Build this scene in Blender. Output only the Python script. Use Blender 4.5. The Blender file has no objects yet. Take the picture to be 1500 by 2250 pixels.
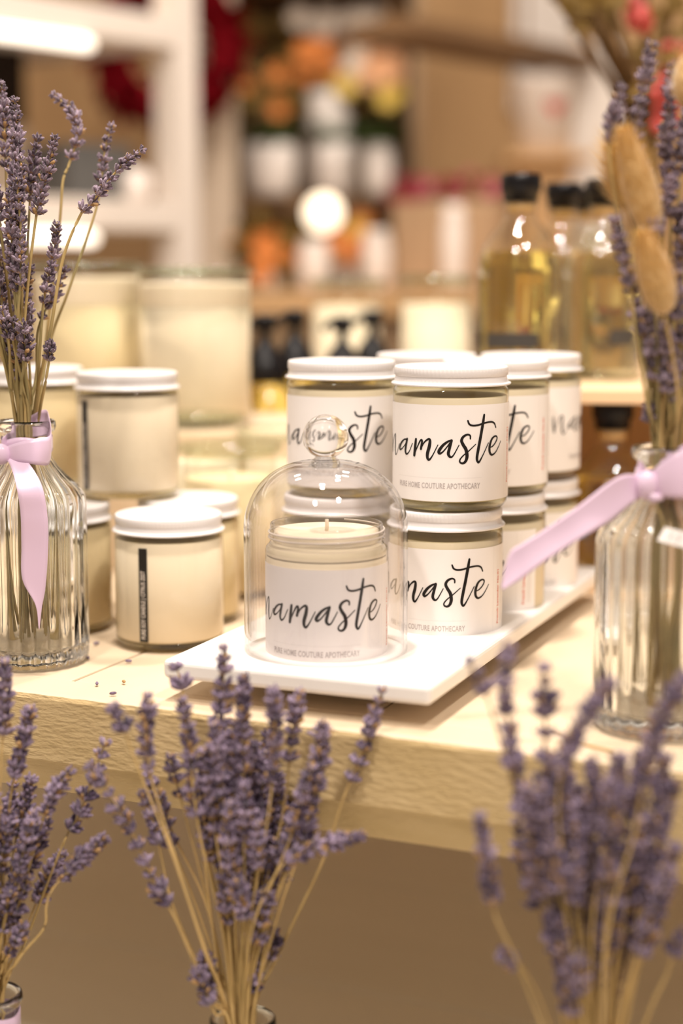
import bpy, bmesh, math, random
from mathutils import Vector, Matrix

# ------------------------------------------------------------------ camera, world, lights
SC = bpy.context.scene
COL = SC.collection
PITCH = math.radians(8.3)
CAM = Vector((0.0, 0.0, 0.25))
FPX = 3600.0                       # focal length in pixels of a 1500 x 2250 frame
cd = bpy.data.cameras.new('camera')
cam = bpy.data.objects.new('camera', cd)
COL.objects.link(cam)
cam.location = CAM
cam.rotation_euler = (math.pi / 2 - PITCH, 0, 0)
cd.sensor_fit = 'HORIZONTAL'
cd.sensor_width = 24.0
cd.lens = 24.0 * FPX / 1500.0
cd.clip_start = 0.02
cd.clip_end = 50
cd.dof.use_dof = True
cd.dof.focus_distance = 1.005
cd.dof.aperture_fstop = 2.3
SC.camera = cam

w = bpy.data.worlds.new('shop_ambient')
SC.world = w
w.use_nodes = True
w.node_tree.nodes['Background'].inputs[0].default_value = (1.0, 0.83, 0.69, 1)
w.node_tree.nodes['Background'].inputs[1].default_value = 0.40


def lamp(name, loc, target, power, size, col=(1.0, 0.9, 0.8), spread=160):
    ld = bpy.data.lights.new(name, 'AREA')
    ld.shape = 'DISK'
    ld.size = size
    ld.energy = power
    ld.color = col
    ld.spread = math.radians(spread)
    lo = bpy.data.objects.new(name, ld)
    COL.objects.link(lo)
    lo.location = loc
    lo.rotation_euler = (Vector(target) - Vector(loc)).to_track_quat('-Z', 'Y').to_euler()
    return lo


lamp('overhead_light', (-0.12, 0.95, 1.95), (0, 1.05, 0), 21, 0.14)
lamp('overhead_light', (0.30, 1.75, 1.95), (0, 1.1, 0), 13, 0.14)
lamp('overhead_light', (0.55, 0.05, 1.85), (0.05, 1.05, 0.05), 15, 0.16)  # unseen front fill, added to brighten the jar labels
lamp('overhead_light', (-0.5, -0.25, 1.85), (-0.05, 1.05, 0.05), 13, 0.16)  # second front fill, added unseen behind the camera
lamp('overhead_light', (-0.75, 2.2, 1.9), (-0.5, 2.9, 0.3), 4, 0.2)
lamp('overhead_light', (0.45, 2.4, 1.9), (0.35, 3.2, 0.3), 11, 0.2)

SC.view_settings.view_transform = 'Standard'
SC.view_settings.look = 'None'
SC.view_settings.gamma = 1.0
SC.view_settings.exposure = 0.24
SC.view_settings.use_curve_mapping = False
SC.cycles.max_bounces = 14
SC.cycles.transmission_bounces = 14
SC.cycles.transparent_max_bounces = 32

FWD = Vector((0, math.cos(PITCH), -math.sin(PITCH)))
UP = Vector((0, math.sin(PITCH), math.cos(PITCH)))


def at(x, y, Y):
    """the point of the scene that stands at depth Y behind image point x, y"""
    d = Vector(((x - 750) / FPX, 0, 0)) + UP * ((1125 - y) / FPX) + FWD
    return CAM + d * (Y / d.y)


def on(x, y, z=0.0):
    d = Vector(((x - 750) / FPX, 0, 0)) + UP * ((1125 - y) / FPX) + FWD
    return CAM + d * ((z - CAM.z) / d.z)


R0 = random.Random(7)


# ------------------------------------------------------------------ materials
def mat(name, col, rough=0.5, spec=0.5, **kw):
    m = bpy.data.materials.new(name)
    m.use_nodes = True
    b = m.node_tree.nodes['Principled BSDF']
    b.inputs['Base Color'].default_value = (*col, 1)
    b.inputs['Roughness'].default_value = rough
    b.inputs['Specular IOR Level'].default_value = spec
    for k, v in kw.items():
        b.inputs[k.replace('_', ' ')].default_value = v
    return m


def noise_mix(m, c1, c2, scale, detail=4, lo=0.35, hi=0.65, stretch=None, coord='Object', bump=0.0, bscale=None, bdist=0.001, rnd=0.0):
    nt = m.node_tree
    b = nt.nodes['Principled BSDF']
    tc = nt.nodes.new('ShaderNodeTexCoord')
    mp = nt.nodes.new('ShaderNodeMapping')
    if stretch:
        mp.inputs['Scale'].default_value = stretch
    nt.links.new(tc.outputs[coord], mp.inputs[0])
    n = nt.nodes.new('ShaderNodeTexNoise')
    n.inputs['Scale'].default_value = scale
    n.inputs['Detail'].default_value = detail
    nt.links.new(mp.outputs[0], n.inputs['Vector'])
    r = nt.nodes.new('ShaderNodeMapRange')
    r.inputs[1].default_value = lo
    r.inputs[2].default_value = hi
    nt.links.new(n.outputs[0], r.inputs[0])
    fac = r.outputs[0]
    if rnd:
        oi = nt.nodes.new('ShaderNodeObjectInfo')
        ad = nt.nodes.new('ShaderNodeMath')
        ad.operation = 'MULTIPLY_ADD'
        ad.inputs[1].default_value = rnd
        nt.links.new(oi.outputs['Random'], ad.inputs[0])
        nt.links.new(fac, ad.inputs[2])
        sb = nt.nodes.new('ShaderNodeMath')
        sb.operation = 'SUBTRACT'
        sb.use_clamp = True
        sb.inputs[1].default_value = rnd / 2
        nt.links.new(ad.outputs[0], sb.inputs[0])
        fac = sb.outputs[0]
    mx = nt.nodes.new('ShaderNodeMix')
    mx.data_type = 'RGBA'
    mx.inputs[6].default_value = (*c1, 1)
    mx.inputs[7].default_value = (*c2, 1)
    nt.links.new(fac, mx.inputs[0])
    nt.links.new(mx.outputs[2], b.inputs['Base Color'])
    if bump:
        n2 = nt.nodes.new('ShaderNodeTexNoise')
        n2.inputs['Scale'].default_value = bscale or scale
        n2.inputs['Detail'].default_value = 6
        nt.links.new(mp.outputs[0], n2.inputs['Vector'])
        bp = nt.nodes.new('ShaderNodeBump')
        bp.inputs['Strength'].default_value = bump
        bp.inputs['Distance'].default_value = bdist
        nt.links.new(n2.outputs[0], bp.inputs['Height'])
        nt.links.new(bp.outputs[0], b.inputs['Normal'])
    return m


def thin_glass(name, tint, ior=1.5, gain=1.0, rough=0.0):
    """a thin glass wall: light passes straight through, a Fresnel share is mirrored"""
    m = bpy.data.materials.new(name)
    m.use_nodes = True
    nt = m.node_tree
    nt.nodes.clear()
    out = nt.nodes.new('ShaderNodeOutputMaterial')
    tr = nt.nodes.new('ShaderNodeBsdfTransparent')
    tr.inputs[0].default_value = (*tint, 1)
    gl = nt.nodes.new('ShaderNodeBsdfGlossy')
    gl.inputs['Roughness'].default_value = rough
    fr = nt.nodes.new('ShaderNodeFresnel')
    ge = nt.nodes.new('ShaderNodeNewGeometry')     # the Fresnel node inverts the index on back faces; undo it for a thin wall
    mr = nt.nodes.new('ShaderNodeMapRange')
    mr.inputs[3].default_value = ior
    mr.inputs[4].default_value = 1.0 / ior
    nt.links.new(ge.outputs['Backfacing'], mr.inputs[0])
    nt.links.new(mr.outputs[0], fr.inputs[0])
    mu = nt.nodes.new('ShaderNodeMath')
    mu.operation = 'MULTIPLY'
    mu.use_clamp = True
    mu.inputs[1].default_value = gain
    nt.links.new(fr.outputs[0], mu.inputs[0])
    mx = nt.nodes.new('ShaderNodeMixShader')
    nt.links.new(mu.outputs[0], mx.inputs[0])
    nt.links.new(tr.outputs[0], mx.inputs[1])
    nt.links.new(gl.outputs[0], mx.inputs[2])
    nt.links.new(mx.outputs[0], out.inputs[0])
    return m


def solid_glass(name, col, ior=1.45, rough=0.0):
    return mat(name, col, rough, 0.5, Transmission_Weight=1.0, IOR=ior)


def glow(name, col, strength):
    m = mat(name, col, 0.6)
    b = m.node_tree.nodes['Principled BSDF']
    b.inputs['Emission Color'].default_value = (*col, 1)
    b.inputs['Emission Strength'].default_value = strength
    return m


M = {}
M['cream_wood'] = noise_mix(mat('cream_painted_wood', (.8, .66, .42), 0.5, 0.3), (.70, .565, .41), (.63, .49, .34), 9, 5, .3, .75,
                            stretch=(1, .18, 1), bump=0.25, bscale=60, bdist=0.0006)
M['rough_wood'] = noise_mix(mat('rough_sawn_cream_wood', (.78, .62, .38), 0.6, 0.3), (.70, .53, .29), (.60, .44, .215), 40, 6, .3, .7,
                            stretch=(.32, 1, 1), bump=1.0, bscale=330, bdist=0.0022)
M['low_wood'] = noise_mix(mat('lower_table_wood', (.6, .44, .27), 0.38, 0.4), (.88, .82, .68), (.80, .74, .60), 6, 5, .3, .7,
                          stretch=(.2, 1, 1), bump=0.1, bscale=40, bdist=0.0005)
M['marble'] = noise_mix(mat('white_marble', (.9, .88, .85), 0.25, 0.5), (.93, .90, .87), (.84, .80, .76), 9, 8, .62, .72)
M['wax'] = mat('cream_wax', (.76, .655, .49), 0.6, 0.15)
M['wax_yellow'] = mat('yellow_cream_wax', (.72, .59, .37), 0.6, 0.15)
M['wax_white'] = mat('white_wax', (.80, .69, .53), 0.6, 0.15)
M['jar_glass'] = thin_glass('jar_glass', (.975, .975, .95), 1.45)
M['base_glass'] = thin_glass('thick_green_base_glass', (.88, .86, .72), 1.5)
M['rim_glass'] = thin_glass('pale_green_rim_glass', (.87, .905, .85), 1.5)
M['neck_glass'] = thin_glass('threaded_neck_glass', (.95, .95, .93), 1.5, 1.8)
M['thread'] = mat('milky_glass_thread', (.74, .66, .58), 0.12, 0.6)
M['dome_glass'] = thin_glass('clear_dome_glass', (.986, .979, .982), 1.5, 1.5)
M['bottle_glass'] = thin_glass('bottle_glass', (.94, .93, .89), 1.5, 1.8)
M['knob_glass'] = solid_glass('solid_knob_glass', (1, 1, 1), 1.26)
M['vase_glass'] = solid_glass('fluted_vase_glass', (.985, 1, .985), 1.42)
M['oil'] = solid_glass('golden_oil', (.95, .81, .27), 1.34, .12)
M['oil_pale'] = solid_glass('pale_golden_oil', (.96, .89, .58), 1.34, .12)
M['lid'] = mat('white_metal_lid', (.81, .775, .77), 0.28, 0.5)
M['paper'] = mat('white_label_paper', (.90, .855, .83), 0.45, 0.3)
M['ink'] = mat('black_ink', (.012, .009, .008), 0.35, 0.3)
M['grey_ink'] = mat('grey_ink', (.52, .47, .46), 0.5, 0.2)
M['red_ink'] = mat('faded_red_ink', (.80, .28, .22), 0.5, 0.2)
M['white_ink'] = mat('white_ink', (.62, .56, .5), 0.5, 0.2)
M['black_label'] = mat('black_label', (.02, .017, .014), 0.35, 0.4)
M['grey_label'] = mat('charcoal_label', (.06, .055, .05), 0.5, 0.3)
M['black_cap'] = mat('black_stopper', (.006, .005, .006), 0.30, 0.22)
M['cork'] = mat('amber_cork', (.66, .40, .14), 0.6, 0.3)
M['ribbon'] = noise_mix(mat('lilac_satin', (.78, .58, .76), 0.30, 0.5, Sheen_Weight=0.3), (.80, .61, .77), (.75, .555, .74), 4, 2)
M['stem'] = noise_mix(mat('dry_lavender_stem', (.45, .33, .14), 0.6, 0.25), (.50, .36, .15), (.33, .27, .12), 30, 2, rnd=0.9)
M['straw'] = noise_mix(mat('golden_straw_stem', (.6, .42, .18), 0.6, 0.25), (.66, .46, .20), (.46, .32, .13), 30, 2, rnd=0.9)
M['bud'] = noise_mix(mat('dusty_lavender_bud', (.2, .16, .26), 0.85, 0.15, Sheen_Weight=0.45, Sheen_Roughness=0.4), (.075, .050, .070), (.37, .285, .36), 210, 3, .36, .68, rnd=0.7)
M['bud_blue'] = noise_mix(mat('violet_lavender_bud', (.2, .16, .3), 0.85, 0.15, Sheen_Weight=0.45, Sheen_Roughness=0.4), (.075, .050, .092), (.37, .285, .40), 210, 3, .36, .68, rnd=0.7)
M['bract'] = mat('dry_brown_bract', (.46, .28, .13), 0.7, 0.2)
M['bunny'] = noise_mix(mat('bunny_tail_fluff', (.75, .55, .28), 0.9, 0.1, Sheen_Weight=0.6), (.72, .49, .23), (.45, .26, .09), 90, 4, .35, .7, bump=0.6, bscale=500, bdist=0.001)
M['awn'] = mat('golden_awn', (.66, .43, .15), 0.6, 0.3)
M['crate'] = noise_mix(mat('honey_wood', (.8, .5, .24), 0.55, 0.3), (.95, .68, .37), (.82, .54, .26), 14, 5, .3, .7, stretch=(.2, 1, 1))
M['crate_edge'] = mat('pale_sawn_wood', (.82, .58, .36), 0.55, 0.3)
M['white_paint'] = mat('white_painted_wood', (.72, .64, .57), 0.5, 0.4)
M['tan_wall'] = noise_mix(mat('tan_wall_paint', (.55, .40, .26), 0.7, 0.1), (.58, .365, .185), (.46, .28, .135), 2.2, 3)
M['brown_wood'] = noise_mix(mat('brown_shelf_wood', (.20, .11, .05), 0.55, 0.3), (.23, .13, .06), (.15, .08, .035), 9, 4, stretch=(.2, 1, 1))
M['mid_wood'] = noise_mix(mat('mid_brown_panel', (.30, .20, .12), 0.6, 0.3), (.34, .23, .13), (.24, .15, .085), 4, 4, stretch=(1, 1, .2))
M['trough'] = mat('tan_planter', (.47, .31, .18), 0.6, 0.3)
M['floor'] = noise_mix(mat('shop_floor', (.5, .38, .26), 0.5, 0.3), (.52, .39, .27), (.44, .32, .21), 3, 3)
M['dark'] = mat('dark_brown_frame', (.016, .010, .007), 0.6, 0.1)
M['slate'] = mat('slate_grey_box', (.10, .095, .09), 0.6, 0.3)
M['ceramic'] = mat('white_ceramic', (.86, .78, .72), 0.3, 0.5)
M['green'] = mat('green_leaf', (.045, .105, .018), 0.5, 0.3)
M['olive'] = mat('olive_leaf', (.20, .125, .03), 0.6, 0.3)
M['orange'] = mat('orange_petal', (.78, .28, .07), 0.6, 0.3)
M['peach'] = mat('peach_petal', (.85, .48, .26), 0.6, 0.3)
M['yellow'] = mat('yellow_petal', (.86, .62, .14), 0.6, 0.3)
M['white_petal'] = mat('white_petal', (.80, .70, .60), 0.6, 0.2)
M['red'] = mat('deep_red_leaf', (.15, .002, .006), 0.7, 0.05)
M['crimson'] = mat('crimson_petal', (.30, .03, .045), 0.5, 0.3)
M['pink'] = mat('pink_petal', (.62, .18, .22), 0.5, 0.3)
M['berry'] = mat('red_berry', (.45, .06, .05), 0.4, 0.4)
M['branch'] = mat('dark_branch', (.10, .055, .02), 0.7, 0.2)
M['led'] = glow('led_tube_glow', (1.0, .90, .76), 1.6)
M['globe'] = glow('lamp_globe_glow', (1.0, .84, .62), 2.0)
M['skirt'] = mat('beige_panel', (.62, .50, .38), 0.6, 0.3)  # own beige, and painted shade on the partition board


# ------------------------------------------------------------------ helpers
def link(name, me, parent=None):
    o = bpy.data.objects.new(name, me)
    COL.objects.link(o)
    if parent is not None:
        o.parent = parent
    return o


def obj(name, bm, mats, parent=None, smooth=True):
    me = bpy.data.meshes.new(name)
    bmesh.ops.recalc_face_normals(bm, faces=bm.faces[:])
    bm.to_mesh(me)
    bm.free()
    for m in (mats if isinstance(mats, (list, tuple)) else [mats]):
        me.materials.append(m)
    if smooth:
        me.polygons.foreach_set('use_smooth', [True] * len(me.polygons))
    return link(name, me, parent)


def thing(name, label, cat, loc=(0, 0, 0), rz=0.0, group=None):
    o = link(name, None)
    o.empty_display_size = 0.02
    o.location = loc
    o.rotation_euler = (0, 0, rz)
    tag(o, label, cat, group)
    return o


def tag(o, label, cat, group=None):
    o['label'] = label
    o['category'] = cat
    if group:
        o['group'] = group
    return o


def struct(name, bm, m, smooth=False):
    o = obj(name, bm, m, None, smooth)
    o['kind'] = 'structure'
    return o


def dup(root, loc, rz, label=None, group=None):
    r = root.copy()
    COL.objects.link(r)
    r.location = loc
    r.rotation_euler = (0, 0, rz)
    if label:
        r['label'] = label
    if group:
        r['group'] = group
    for ch in list(root.children):
        c = ch.copy()
        COL.objects.link(c)
        c.parent = r
        for g in ch.children:
            d = g.copy()
            COL.objects.link(d)
            d.parent = c
    return r


def box(bm, c, s, bevel=0.0, rot=None, segs=2):
    r = bmesh.ops.create_cube(bm, size=1.0)
    vs = r['verts']
    bmesh.ops.scale(bm, vec=s, verts=vs)
    if bevel:
        es = list({e for v in vs for e in v.link_edges})
        rr = bmesh.ops.bevel(bm, geom=es, offset=bevel, segments=segs, affect='EDGES', profile=0.5)
        vs = list({v for f in rr['faces'] for v in f.verts} | {v for v in vs if v.is_valid})
    if rot is not None:
        bmesh.ops.rotate(bm, cent=(0, 0, 0), matrix=rot, verts=vs)
    bmesh.ops.translate(bm, vec=c, verts=vs)
    return vs


def lathe(bm, prof, n=64, fn=None, mi=0):
    """surface of revolution of (r, z) points; fn(theta, r, z) may change r"""
    rings = []
    for (r, z) in prof:
        if r < 1e-6:
            rings.append([bm.verts.new((0, 0, z))])
        else:
            ring = []
            for k in range(n):
                a = 2 * math.pi * k / n
                q = fn(a, r, z) if fn else r
                ring.append(bm.verts.new((q * math.cos(a), q * math.sin(a), z)))
            rings.append(ring)
    for a, b in zip(rings, rings[1:]):
        for k in range(n):
            k2 = (k + 1) % n
            if len(a) == 1 and len(b) == 1:
                continue
            if len(a) == 1:
                f = bm.faces.new((a[0], b[k], b[k2]))
            elif len(b) == 1:
                f = bm.faces.new((a[k], b[0], a[k2]))
            else:
                f = bm.faces.new((a[k], b[k], b[k2], a[k2]))
            f.material_index = mi
    return rings


def catmull(pts, per=6):
    pts = [Vector(p) for p in pts]
    if len(pts) < 3:
        return [pts[0].lerp(pts[-1], i / per) for i in range(per + 1)]
    ext = [pts[0] * 2 - pts[1]] + pts + [pts[-1] * 2 - pts[-2]]
    out = []
    for i in range(1, len(ext) - 2):
        p0, p1, p2, p3 = ext[i - 1:i + 3]
        for k in range(per):
            t = k / per
            out.append(0.5 * ((2 * p1) + (p2 - p0) * t + (2 * p0 - 5 * p1 + 4 * p2 - p3) * t * t + (3 * p1 - p0 - 3 * p2 + p3) * t ** 3))
    out.append(pts[-1])
    return out


def tube(bm, pts, rad, n=6, mi=0):
    pts = [Vector(p) for p in pts]
    rings = []
    for i, p in enumerate(pts):
        t = (pts[min(i + 1, len(pts) - 1)] - pts[max(i - 1, 0)]).normalized()
        ref = Vector((0, 0, 1)) if abs(t.z) < 0.9 else Vector((1, 0, 0))
        u = t.cross(ref).normalized()
        v = t.cross(u)
        r = rad[i] if isinstance(rad, (list, tuple)) else rad
        rings.append([bm.verts.new(p + (u * math.cos(2 * math.pi * k / n) + v * math.sin(2 * math.pi * k / n)) * r) for k in range(n)])
    for a, b in zip(rings, rings[1:]):
        for k in range(n):
            f = bm.faces.new((a[k], a[(k + 1) % n], b[(k + 1) % n], b[k]))
            f.material_index = mi
    for ring in (rings[0], rings[-1]):
        f = bm.faces.new(ring)
        f.material_index = mi


def capsule(bm, p, d, L, r, n=6, mi=0, prof=((0, .25), (.12, .7), (.4, 1), (.7, .92), (.92, .6), (1, .25))):
    d = Vector(d).normalized()
    ref = Vector((0, 0, 1)) if abs(d.z) < 0.9 else Vector((1, 0, 0))
    u = d.cross(ref).normalized()
    v = d.cross(u)
    rings = []
    for t, q in prof:
        c = Vector(p) + d * (L * t)
        rings.append([bm.verts.new(c + (u * math.cos(2 * math.pi * k / n) + v * math.sin(2 * math.pi * k / n)) * r * q) for k in range(n)])
    for a, b in zip(rings, rings[1:]):
        for k in range(n):
            bm.faces.new((a[k], a[(k + 1) % n], b[(k + 1) % n], b[k])).material_index = mi
    bm.faces.new(rings[0]).material_index = mi
    bm.faces.new(rings[-1]).material_index = mi


def ball(bm, c, r, sub=2, mi=0, sc=(1, 1, 1)):
    rr = bmesh.ops.create_icosphere(bm, subdivisions=sub, radius=r)
    bmesh.ops.scale(bm, vec=sc, verts=rr['verts'])
    bmesh.ops.translate(bm, vec=c, verts=rr['verts'])
    for f in {f for v in rr['verts'] for f in v.link_faces}:
        f.material_index = mi


def leaf(bm, p, d, up, L, W, mi=0, bend=0.25):
    """a pointed leaf with a fold, two quads per half"""
    d = Vector(d).normalized()
    s = d.cross(Vector(up)).normalized()
    nrm = s.cross(d)
    p = Vector(p)
    c = [p, p + d * L * .4 + nrm * L * bend * .3, p + d * L * .75 + nrm * L * bend * .2, p + d * L - nrm * L * bend * .2]
    ws = [0.12, .5, .38, 0]
    l = [bm.verts.new(q + s * W * k + nrm * W * .25 * (k > .2)) for q, k in zip(c[:3], ws)]
    m = [bm.verts.new(q) for q in c]
    r = [bm.verts.new(q - s * W * k + nrm * W * .25 * (k > .2)) for q, k in zip(c[:3], ws)]
    for a, b in ((l, m), (m, r)):
        for i in range(2):
            bm.faces.new((a[i], a[i + 1], b[i + 1], b[i])).material_index = mi
    bm.faces.new((l[2], m[3], m[2])).material_index = mi
    bm.faces.new((m[2], m[3], r[2])).material_index = mi


# ------------------------------------------------------------------ structure: floor and walls
bm = bmesh.new()
box(bm, (0, 2.0, -1.095), (6.0, 6.0, 0.05))
struct('floor', bm, M['floor'])
bm = bmesh.new()
box(bm, (0, 3.95, 0.6), (6.0, 0.1, 3.4))
struct('wall_back', bm, M['tan_wall'])

# ------------------------------------------------------------------ lower table and display bench
YAW = math.radians(-23.7)
E1 = Vector((math.cos(YAW), math.sin(YAW), 0))
E2 = Vector((-math.sin(YAW), math.cos(YAW), 0))
edge0 = on(500, 1574)                      # a point of the bench's front edge
table = thing('display_table', 'beige wooden table below the raised bench, carrying the front lavender vases', 'table',
              tuple(edge0 + E2 * 0.45 + Vector((0, 0, -1.07))), YAW)
for k in range(7):
    bm = bmesh.new()
    box(bm, (0, -0.66 + k * 0.2205, 0.73), (2.2, 0.2195, 0.04), 0.002)
    obj('plank', bm, M['low_wood'], table, False)
for sx in (-1, 1):
    for sy in (-1, 1):
        bm = bmesh.new()
        box(bm, (sx * 1.0, sy * 0.6, 0.355), (0.08, 0.08, 0.71), 0.004)
        obj('leg', bm, M['low_wood'], table, False)

bench = thing('display_bench', 'cream painted rough wooden bench raised on the table, its thick front edge facing us', 'bench',
              tuple(edge0 + Vector((0, 0, -0.32))), YAW)
# local frame: x along the front edge, y to the back, z up, top at 0.32
bm = bmesh.new()
prof = [(0.0, .0035), (.001, .001), (.004, 0), (.0335, 0), (.0335, .064), (.013, .064), (.002, .043), (.0, .041)]
segs = 180
prev = None
for i in range(segs + 1):
    x = -0.88 + 1.50 * i / segs
    jit = [R0.uniform(-1, 1) * .00022 for _ in prof]
    ring = [bm.verts.new((x, py + jit[k] * (k in (0, 1, 6, 7)), 0.32 - pz + jit[k] * .8 * (k in (1, 6)))) for k, (py, pz) in enumerate(prof)]
    if prev:
        for k in range(len(prof)):
            k2 = (k + 1) % len(prof)
            bm.faces.new((prev[k], prev[k2], ring[k2], ring[k]))
    else:
        bm.faces.new(ring)
    prev = ring
bm.faces.new(prev)
bm.normal_update()
for f in bm.faces:
    f.material_index = 1 if abs(f.normal.z) > .9 and f.calc_center_median().z > .31 else 0
obj('front_beam', bm, [M['rough_wood'], M['cream_wood']], bench, False)
sx1 = (on(150, 1500) - edge0).dot(E1)      # the open seam left of the marble board
x0s = [sx1 - .63, sx1 - .42, sx1 - .21, sx1, sx1 + .2, sx1 + .41, sx1 + .62]
for k in range(len(x0s)):
    x0 = x0s[k]
    x1 = x0s[k + 1] if k + 1 < len(x0s) else x0 + .2
    bm = bmesh.new()
    box(bm, ((x0 + x1) / 2, 0.034 + 0.55, 0.32 - 0.0125), (x1 - x0 - 0.0022, 1.1 - .0006, 0.025), 0.0012)
    obj('plank', bm, M['cream_wood'], bench, False)
bm = bmesh.new()
box(bm, ((x0s[0] + x0s[-1] + .2) / 2, 0.036 + 0.55, 0.32 - 0.029), (x0s[-1] + .2 - x0s[0], 1.09, 0.007))
obj('light_stop', bm, M['cream_wood'], bench, False)  # unseen sheet added to stop light leaking through the plank seams
for sx in (-0.80, 0.56):
    for y in (0.1, 1.05):
        bm = bmesh.new()
        box(bm, (sx, y, 0.1475), (0.05, 0.05, 0.295), 0.003)
        obj('leg', bm, M['cream_wood'], bench, False)

# ------------------------------------------------------------------ marble board
TB = 0.0125
pF = on(945, 1557, TB)
myaw = math.radians(-22.5)
m1 = Vector((math.cos(myaw), math.sin(myaw), 0))
m2 = Vector((-math.sin(myaw), math.cos(myaw), 0))
bc = pF - m1 * 0.0835 + m2 * 0.200
bm = bmesh.new()
box(bm, (0, 0, TB / 2 + .0005), (0.167, 0.400, TB - .001), 0.003, None, 3)
mb = obj('marble_board', bm, M['marble'], None, False)
mb.location = bc
mb.rotation_euler = (0, 0, myaw)
tag(mb, 'long white marble board under the glass dome and stacked candle jars', 'serving board')


# ------------------------------------------------------------------ candle jars
JR = 0.0367       # glass radius
GLASS_PROF = [(0, .0004), (.029, .0002), (.0345, .0016), (JR - .0004, .0045), (JR, .007), (JR, .0735), (JR - .0006, .0757), (JR - .0024, .0775), (JR - .003, .0795)]


def wrap(u, v, r):
    return Vector((r * math.sin(u / JR), -r * math.cos(u / JR), v))


# brush script traced from the label: strokes in (x, y) of the label photograph, with pen widths
STROKES = [
    [(118, 262, 14), (119, 360, 22), (121, 450, 20)],
    [(120, 430, 8), (134, 330, 10), (148, 275, 14), (157, 280, 16), (155, 370, 24), (154, 440, 22), (161, 492, 16), (178, 470, 9), (207, 378, 8)],
    [(296, 340, 20), (268, 334, 15), (232, 366, 22), (212, 415, 26), (219, 440, 20), (243, 428, 12), (275, 388, 10), (300, 336, 12)],
    [(298, 330, 24), (284, 400, 26), (278, 462, 24), (293, 492, 18), (322, 465, 11), (358, 380, 9)],
    [(397, 335, 24), (388, 420, 30), (379, 508, 26)],
    [(382, 495, 10), (412, 420, 12), (440, 360, 16), (458, 343, 18), (464, 368, 22), (452, 440, 24)],
    [(450, 446, 10), (485, 375, 14), (530, 338, 20), (550, 350, 26), (544, 410, 32), (524, 490, 32), (526, 540, 26), (546, 554, 20), (582, 505, 12), (636, 398, 9)],
    [(772, 352, 18), (742, 362, 20), (690, 402, 26), (648, 462, 30), (656, 488, 24), (690, 470, 14), (738, 412, 12), (778, 352, 12)],
    [(780, 350, 26), (760, 430, 28), (748, 492, 28), (770, 524, 22), (802, 506, 13), (860, 398, 9)],
    [(978, 328, 14), (976, 296, 16), (948, 284, 18), (905, 308, 24), (886, 350, 28), (905, 396, 30), (934, 445, 32), (945, 515, 32), (930, 568, 26), (900, 590, 20), (872, 578, 16), (872, 550, 14), (905, 508, 12), (965, 455, 11), (1035, 384, 8)],
    [(1120, 70, 22), (1108, 160, 30), (1086, 300, 30), (1064, 430, 30), (1050, 520, 28), (1054, 560, 24), (1072, 572, 20), (1108, 505, 12), (1168, 364, 9)],
    [(950, 138, 16), (966, 174, 18), (1003, 188, 18), (1060, 180, 18), (1130, 154, 17), (1195, 140, 17), (1228, 154, 17), (1243, 195, 14)],
    [(1172, 418, 9), (1212, 398, 12), (1246, 348, 14), (1258, 302, 16), (1238, 288, 16), (1204, 322, 22), (1182, 395, 28), (1182, 460, 26), (1204, 490, 20), (1240, 466, 13), (1274, 400, 10), (1296, 338, 8)],
]


def lab(x, y):
    """label photograph -> (arc length, height) on the jar, metres"""
    s = max(-0.992, min(0.992, (x - 745) / 637.0))
    ph = math.asin(s)
    v = (1003 - 88 * (1 - math.cos(ph)) - y) / 17.1 * 0.001
    return ph * JR, v + 0.0072, math.cos(ph)


def script_mesh(bm, r):
    for st in STROKES:
        P = []
        for x, y, wd in st:
            u, v, c = lab(x, y)
            P.append(Vector((u, v, wd * 1.12 / 17.1 * 0.001)))
        Q = catmull(P, 7)
        for i in range(len(Q)):
            q = Q[i]
            a = Q[max(i - 1, 0)]
            b = Q[min(i + 1, len(Q) - 1)]
            t = Vector((b.x - a.x, b.y - a.y, 0)).normalized()
            n = Vector((-t.y, t.x, 0))
            h = max(q.z, .0004) * 0.5
            pair = [bm.verts.new(wrap(q.x + n.x * h, q.y + n.y * h, r)), bm.verts.new(wrap(q.x - n.x * h, q.y - n.y * h, r))]
            if i:
                bm.faces.new((prv[0], pair[0], pair[1], prv[1]))
            prv = pair
            if i in (0, len(Q) - 1):
                fan = [bm.verts.new(wrap(q.x + math.cos(k * math.pi / 5) * h * .98, q.y + math.sin(k * math.pi / 5) * h * .98, r)) for k in range(10)]
                bm.faces.new(fan)


def text_verts(body, size, sx=1.0, bold=0.0, spacing=1.0):
    cu = bpy.data.curves.new('lettering', 'FONT')
    cu.body = body
    cu.size = size
    cu.offset = bold
    cu.space_character = spacing
    cu.align_x = 'CENTER'
    cu.align_y = 'CENTER'
    cu.resolution_u = 2
    o = bpy.data.objects.new('lettering', cu)
    COL.objects.link(o)
    dg = bpy.context.evaluated_depsgraph_get()
    me = bpy.data.meshes.new_from_object(o.evaluated_get(dg))
    vs = [(v.co.x * sx, v.co.y) for v in me.vertices]
    fs = [tuple(p.vertices) for p in me.polygons]
    bpy.data.objects.remove(o)
    bpy.data.curves.remove(cu)
    bpy.data.meshes.remove(me)
    return vs, fs


def put_text(bm, vf, fn, mi=0):
    vs, fs = vf
    V = [bm.verts.new(fn(x, y)) for x, y in vs]
    for f in fs:
        try:
            bm.faces.new([V[i] for i in f]).material_index = mi
        except ValueError:
            pass


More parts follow.
